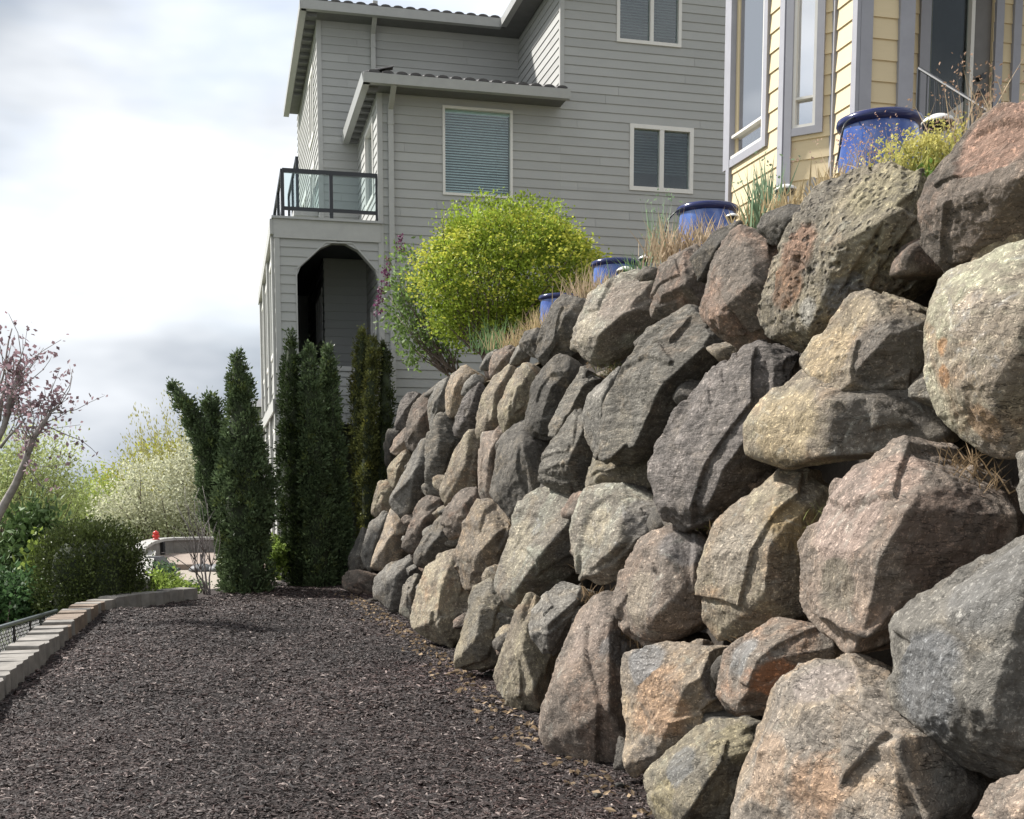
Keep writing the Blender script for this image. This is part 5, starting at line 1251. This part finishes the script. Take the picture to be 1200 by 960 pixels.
# ------------------------------------------------------------------ weeds and grasses
def blades(base, n, h, w, spread, tint, rg, lean=.35, tvar=.3, curve=.35, bw=.006):
    P = base + np.stack([rg.normal(0, w, n), rg.normal(0, spread, n), rg.uniform(-.08, 0, n)], 1)
    d = np.stack([rg.normal(0, lean, n), rg.normal(0, lean, n), np.ones(n)], 1); d /= np.linalg.norm(d, axis=1)[:, None]
    L = h*rg.uniform(.45, 1.1, n)[:, None]; s = np.cross(d, rg.normal(size=(n, 3))); s /= np.linalg.norm(s, axis=1)[:, None]; s *= bw
    mid = P + d*L*.55; g = d.copy(); g[:, 2] -= curve*rg.random(n); tip = mid + g*L*.5
    V = np.stack([P-s, P+s, mid-s*.7, mid+s*.7, tip], 1).reshape(-1, 3); i = (np.arange(n)*5)[:, None]
    Fc = np.concatenate([i+np.array([[0, 1, 3]]), i+np.array([[0, 3, 2]]), i+np.array([[2, 3, 4]])])
    t = np.broadcast_to(np.asarray(tint), (n, 3))*rg.uniform(1-tvar, 1+tvar, (n, 1))
    return (V, Fc, np.repeat(t, 5, 0)), tip
def tuft(name, label, cat, x, y, h_px, w_px, n, tint, seed, dY=0.12, heads=None, lean=.35, curve=.35, bw=.005, group=None, edge=0):
    Y = (3.124+.22)/(.2558+(x-600)/F)+dY; p = at_y(x, y, Y); k = Y/F; rg = np.random.default_rng(seed)
    o = empty(name, tuple(p), label=label, cat=cat, group=group)
    g, tip = blades(p, n, h_px*k, w_px*k*.5, .10, tint, rg, lean, .3, curve, bw)
    parts = [g]
    if heads is not None:
        hn, hs, hc = heads; q = tip[rg.integers(0, n, hn)] + rg.normal(0, .018, (hn, 3))
        parts.append(leaves(q, hs, hs*.6, rg.normal(0, 1, (hn, 3)), .4, np.array(hc), rg, .3))
    foliage('blades', parts, o, 'dry' if tint[0] > tint[1] else 'soft'); return o
DRY = (.42, .33, .19); DRYP = (.40, .31, .21); GRN = (.13, .22, .09); SAGE = (.20, .28, .17)
gw = 'weeds along the top of the boulder wall'
for a in (
 ('grass_tuft', 'green grass tuft under the lime green maple', 'grass', 578, 408, 46, 24, 105, GRN, 201),
 ('grass_tuft', 'straw-coloured grass tuft at the foot of the maple', 'grass', 602, 404, 30, 26, 133, DRY, 202),
 ('grass_tuft', 'dense golden dry grass beside the farthest blue pot', 'grass', 634, 388, 34, 22, 168, DRY, 203),
 ('grass_tuft', 'dry brown grass between the two far blue pots', 'grass', 690, 352, 48, 26, 161, DRYP, 204),
 ('grass_tuft', 'pale dry grass in front of the blue pot beside the maple', 'grass', 722, 342, 30, 26, 112, DRY, 205),
 ('grass_tuft', 'green sprigs behind the small path lights', 'weed', 745, 322, 40, 18, 42, GRN, 206),
 ('grass_tuft', 'dense straw and pink dry grass hiding the base of the pot below the double window', 'grass', 795, 300, 52, 34, 294, DRYP, 207),
 ('grass_tuft', 'thin dry stalks rising in front of the pot below the double window', 'grass', 838, 278, 36, 26, 84, DRYP, 208),
 ('grass_tuft', 'dry straw grass around the upright green lavender', 'grass', 882, 262, 34, 22, 118, DRY, 209),
 ('grass_tuft', 'dry twiggy grass at the foot of the yellow bay', 'grass', 935, 244, 34, 36, 182, DRY, 210),
 ('grass_tuft', 'sparse straw grass left of the big blue pot', 'grass', 972, 218, 34, 26, 91, DRY, 211),
): tuft(*a, group=gw)
tuft('lavender_plant', 'upright grey-green lavender growing from the boulders by the yellow bay', 'plant', 893, 274, 88, 14, 120, SAGE, 221, lean=.16, curve=.1, bw=.008, heads=(60, .03, SAGE))
tuft('lavender_plant', 'thin grey-green stalks beside the pot below the double window', 'plant', 771, 300, 68, 12, 40, SAGE, 222, lean=.18, curve=.1, bw=.006, heads=(40, .03, SAGE))
tuft('flowering_weed', 'golden yellow-green flowering weed spilling beside the big blue pot', 'weed', 1088, 200, 52, 46, 150, (.33, .33, .10), 223, heads=(1900, .02, (.50, .46, .15)), lean=.5)
tuft('flowering_weed', 'dry pinkish seed stalks in front of the big blue pot', 'weed', 1022, 204, 58, 46, 60, DRYP, 224, heads=(420, .014, (.45, .30, .25)), lean=.5, bw=.003)
tuft('flowering_weed', 'dry brown seed heads above the topmost brown boulder', 'weed', 1150, 150, 70, 40, 60, DRYP, 225, heads=(300, .018, (.30, .20, .14)), lean=.35, bw=.003, dY=.3)
tuft('flowering_weed', 'small bright green weed in the crack under the golden weed', 'weed', 1083, 214, 22, 16, 50, (.16, .26, .06), 226, heads=(160, .03, (.17, .28, .06)), lean=.8, dY=.0)
# dry roots, moss and litter caught between the stones
rg = np.random.default_rng(230)
crev = [(705, 425), (712, 432), (690, 415), (738, 700), (733, 740), (832, 610), (822, 600), (1010, 800), (1060, 845), (1040, 810), (680, 690), (700, 660), (960, 595), (1100, 530), (1120, 545), (650, 700), (600, 610), (870, 745)]
for i, (x, y) in enumerate(crev):
    h = on_plane(x, y, WP0, WOUT); g, tip = blades(h - WOUT*(.10), 60, .13, .06, .07, (.20, .14, .08) if i % 3 else (.16, .17, .06), rg, .9, .4, .6, .003)
    o = empty('dry_litter', tuple(h), label='dry roots and litter caught in a gap between boulders', cat='litter', group='dry litter between the boulders'); foliage('litter', [g], o, 'dry')
# leaf litter and small stones along the foot of the wall
def at_foot(x, y): return at_z(x, y, .02)
pts = []
for s in np.linspace(0, 13, 420):
    p = wall_pt(s+rg.normal(0, .2), 0); pts.append(p - WN*abs(rg.normal(0, .16)) + np.array([0, 0, .03]))
pts = np.array(pts); pts[:, 2] = ground_z(pts[:, 0], pts[:, 1])+.02
up = rg.normal(0, 1, (len(pts), 3))*np.array([1, 1, .2])
foliage('leaf_litter', [leaves(pts, .06, .035, up, .2, np.array([.30, .22, .14]), rg, .5)], None, 'dry', label='pale dead leaves scattered along the foot of the boulder wall', cat='leaf litter', kind='stuff')
for i, (x, y, r) in enumerate(((663, 868, .035), (727, 920, .02), (640, 862, .03), (575, 790, .035), (437, 705, .06), (700, 932, .018), (486, 735, .03))):
    c = at_z(x, y, .01); D, Fc = ico(4); V = D*(1+.3*fbm(D*1.7+i*9, 3))[:, None]*np.array([r*1.4, r, r*.7])
    link('stone', arr_mesh('stone', V, Fc, ROCK['tan' if i % 2 == 0 else 'grey'], True), loc=tuple(c), label='small loose stone lying on the mulch at the wall foot', cat='stone', group='loose stones at the wall foot')

# ================================================================== PATIO BEYOND THE EDGING
def sheet(name, P, mat, kind='structure'):
    link(name, pmesh(name, P, [tuple(range(len(P)))], mat), kind=kind)
zp = -.10
def gp(x, y, z): return at_z(x, y, z)
q = [gp(160, 697, zp), gp(330, 697, zp), gp(330, 667, zp), gp(165, 667, zp)]
MB().hexa([(*p[:2], zp-.3) for p in q] + [(*p[:2], zp) for p in q]).build('patio', plain('pale_paving', (.27, .235, .195), .9, var=.1, nscale=2, bmp=.2), kind='structure')
yb = gp(200, 668, zp)[1]; zs = .02
q = [(gp(200, 668, zp)[0]-.9, yb-.002, 0), (-1.5, yb-.002, 0), (-1.5, yb+5.2, 0), (gp(200, 668, zp)[0]-2.6, yb+5.2, 0)]
st = MB().hexa([(*p[:2], -.3) for p in q] + [(*p[:2], zs) for p in q]).build('raised_patio', M['paver'], kind='structure')
# curved parapet wall
rw = empty('parapet_wall', tuple(at_y(200, 650, 29)*[1, 1, 0]), label='low curved concrete parapet wall closing the far patio', cat='wall')
arc = []
for x, Y in ((161, 24.6), (166, 26.2), (174, 27.8), (186, 29.0), (200, 29.6), (220, 29.9), (245, 30.0), (275, 30.0), (310, 30.0)):
    arc.append(np.array([(x-600)/F*Y, Y, 0]))
ztops = [.30, .32, .33, .34, .34, .34, .34, .34, .34]
for i in range(len(arc)-1):
    p, q = arc[i], arc[i+1]; t = (q-p)/np.linalg.norm(q-p); n = np.array([-t[1], t[0], 0]); p = p+t*.012; q = q-t*.012
    MB().hexa([(*(p-n*.1)[:2], -.4), (*(q-n*.1)[:2], -.4), (*(q+n*.1)[:2], -.4), (*(p+n*.1)[:2], -.4), (*(p-n*.1)[:2], ztops[i]), (*(q-n*.1)[:2], ztops[i+1]), (*(q+n*.1)[:2], ztops[i+1]), (*(p+n*.1)[:2], ztops[i])]).build('panel', M['concrete'], rw)
    MB().hexa([(*(p-n*.16)[:2], ztops[i]+.003), (*(q-n*.16)[:2], ztops[i+1]+.003), (*(q+n*.16)[:2], ztops[i+1]+.003), (*(p+n*.16)[:2], ztops[i]+.003), (*(p-n*.16)[:2], ztops[i]+.07), (*(q-n*.16)[:2], ztops[i+1]+.07), (*(q+n*.16)[:2], ztops[i+1]+.07), (*(p+n*.16)[:2], ztops[i]+.07)]).build('cap', M['pale_stone'], rw)
mb = MB(); p = at_y(192, 640, 28.9); mb.box(p[0]-.05, p[0]+.05, 28.7, 28.85, -.1, .33); mb.build('post', M['dark_metal'], rw)
# pale-capped side wall running towards the edging
sw = empty('side_wall', tuple(gp(166, 690, 0)), label='low side wall with pale cap between the hedge and the patio', cat='wall')
e0, e1 = at_z(166, 681, .2), at_z(171, 647, .2)
nseg = 9
for i in range(nseg):
    p, q = e0+(e1-e0)*(i/nseg), e0+(e1-e0)*((i+.97)/nseg); t = (q-p)/np.linalg.norm(q-p); n = np.array([t[1], -t[0], 0]); w = .10+.012*i
    MB().hexa([(*(p-n*w)[:2], -.5), (*(p+n*w)[:2], -.5), (*(q+n*w)[:2], -.5), (*(q-n*w)[:2], -.5), (*(p-n*w)[:2], .19), (*(p+n*w)[:2], .19), (*(q+n*w)[:2], .19), (*(q-n*w)[:2], .19)]).build('block', M['block'], sw)
    w += .02; MB().hexa([(*(p-n*w)[:2], .193), (*(p+n*w)[:2], .193), (*(q+n*w)[:2], .193), (*(q-n*w)[:2], .193), (*(p-n*w)[:2], .235), (*(p+n*w)[:2], .235), (*(q+n*w)[:2], .235), (*(q-n*w)[:2], .235)]).build('cap', M['pale_stone'], sw)
# covered grill, parasol bases, red ornament
p = at_z(188, 672, zp); Yg = p[1]-.2
o = empty('covered_grill', (p[0], Yg, zp), label='low black covered grill at the left of the patio', cat='grill')
k = Yg/F
MB().box(p[0]-14*k, p[0]+15*k, Yg-.2, Yg+.25, zp, zp+.22).build('body', M['dark_metal'], o)
MB().hexa([(p[0]-16*k, Yg-.25, zp+.223), (p[0]+10*k, Yg-.25, zp+.223), (p[0]+10*k, Yg+.28, zp+.223), (p[0]-16*k, Yg+.28, zp+.223), (p[0]-11*k, Yg-.15, zp+.36), (p[0]+5*k, Yg-.15, zp+.36), (p[0]+5*k, Yg+.18, zp+.36), (p[0]-11*k, Yg+.18, zp+.36)]).build('lid', M['dark_metal'], o)
MB().box(p[0]+15*k+.002, p[0]+24*k, Yg-.15, Yg+.2, zp+.06, zp+.12).build('side_shelf', M['dark_metal'], o)
M['grey_plastic'] = plain('grey_resin', (.09, .095, .10), .6)
for x, lb in ((236, 'round grey parasol base with black tube on the patio step'), (257, 'round grey parasol base beside the arborvitae')):
    p = at_z(x, 669, zp); Yb = yb-.35; X = (x-600)/F*Yb
    o = empty('parasol_base', (X, Yb, zp), label=lb, cat='parasol base')
    MB().lathe([(.0, zp), (.26, zp), (.27, zp+.04), (.22, zp+.10), (.12, zp+.15), (.0, zp+.16)], X, Yb, 28).build('base', M['grey_plastic'], o, True)
    MB().tube([(X, Yb, zp+.1), (X, Yb, zp+.36)], .035, 12).build('tube', M['dark_metal'], o)
m_red = plain('red_paint', (.55, .03, .02), .35)
c = at_y(180, 633, 28.2); zt = .41
o = empty('red_lantern', (c[0], 28.3, zt), label='small red lantern standing on the parapet wall cap', cat='lantern')
MB().lathe([(0, zt-.005), (.09, zt), (.08, zt+.02), (.045, zt+.035), (.08, zt+.06), (.09, zt+.10), (.055, zt+.13)], c[0], 28.4, 16).build('body', m_red, o, True)
MB().lathe([(.055, zt+.13), (.08, zt+.145), (.06, zt+.19), (.02, zt+.215), (0, zt+.22)], c[0], 28.4, 16).build('top', m_red, o, True)
# chain-link fence
fe = empty('chain_link_fence', tuple(at_y(20, 770, 12.5)), label='black chain-link fence below the block edging on the slope', cat='fence')
f0, f1 = at_y(-60, 753, 10.2), at_y(66, 716, 15.2); nf = 6
MB().tube([f0, f1], .026, 8).build('top_rail', plain('rail_grey', (.12, .14, .14), .35), fe)
for i in range(nf+1):
    p = f0+(f1-f0)*(i/nf); MB().tube([tuple(p-np.array([0, 0, .02])), (p[0], p[1], p[2]-1.25)], .022, 8).build('post', M['dark_metal'], fe)
mw = MB(); Lf = np.linalg.norm(f1-f0); H = 1.15; sp = .075
dirf = (f1-f0)/Lf; n = int(Lf/sp)
for i in range(-int(H/sp), n):
    for sg in (1, -1):
        s0, s1 = i*sp, i*sp+H; h0, h1 = (0, H) if sg > 0 else (H, 0)
        a_, b2_ = max(s0, 0), min(s1, Lf)
        if b2_ <= a_: continue
        g = lambda s: h0+(h1-h0)*(s-s0)/H
        mw.tube([f0+dirf*a_-np.array([0, 0, H-g(a_)]), f0+dirf*b2_-np.array([0, 0, H-g(b2_)])], .003, 3, False)
mw.build('wire_mesh', M['dark_metal'], fe, kind='stuff')
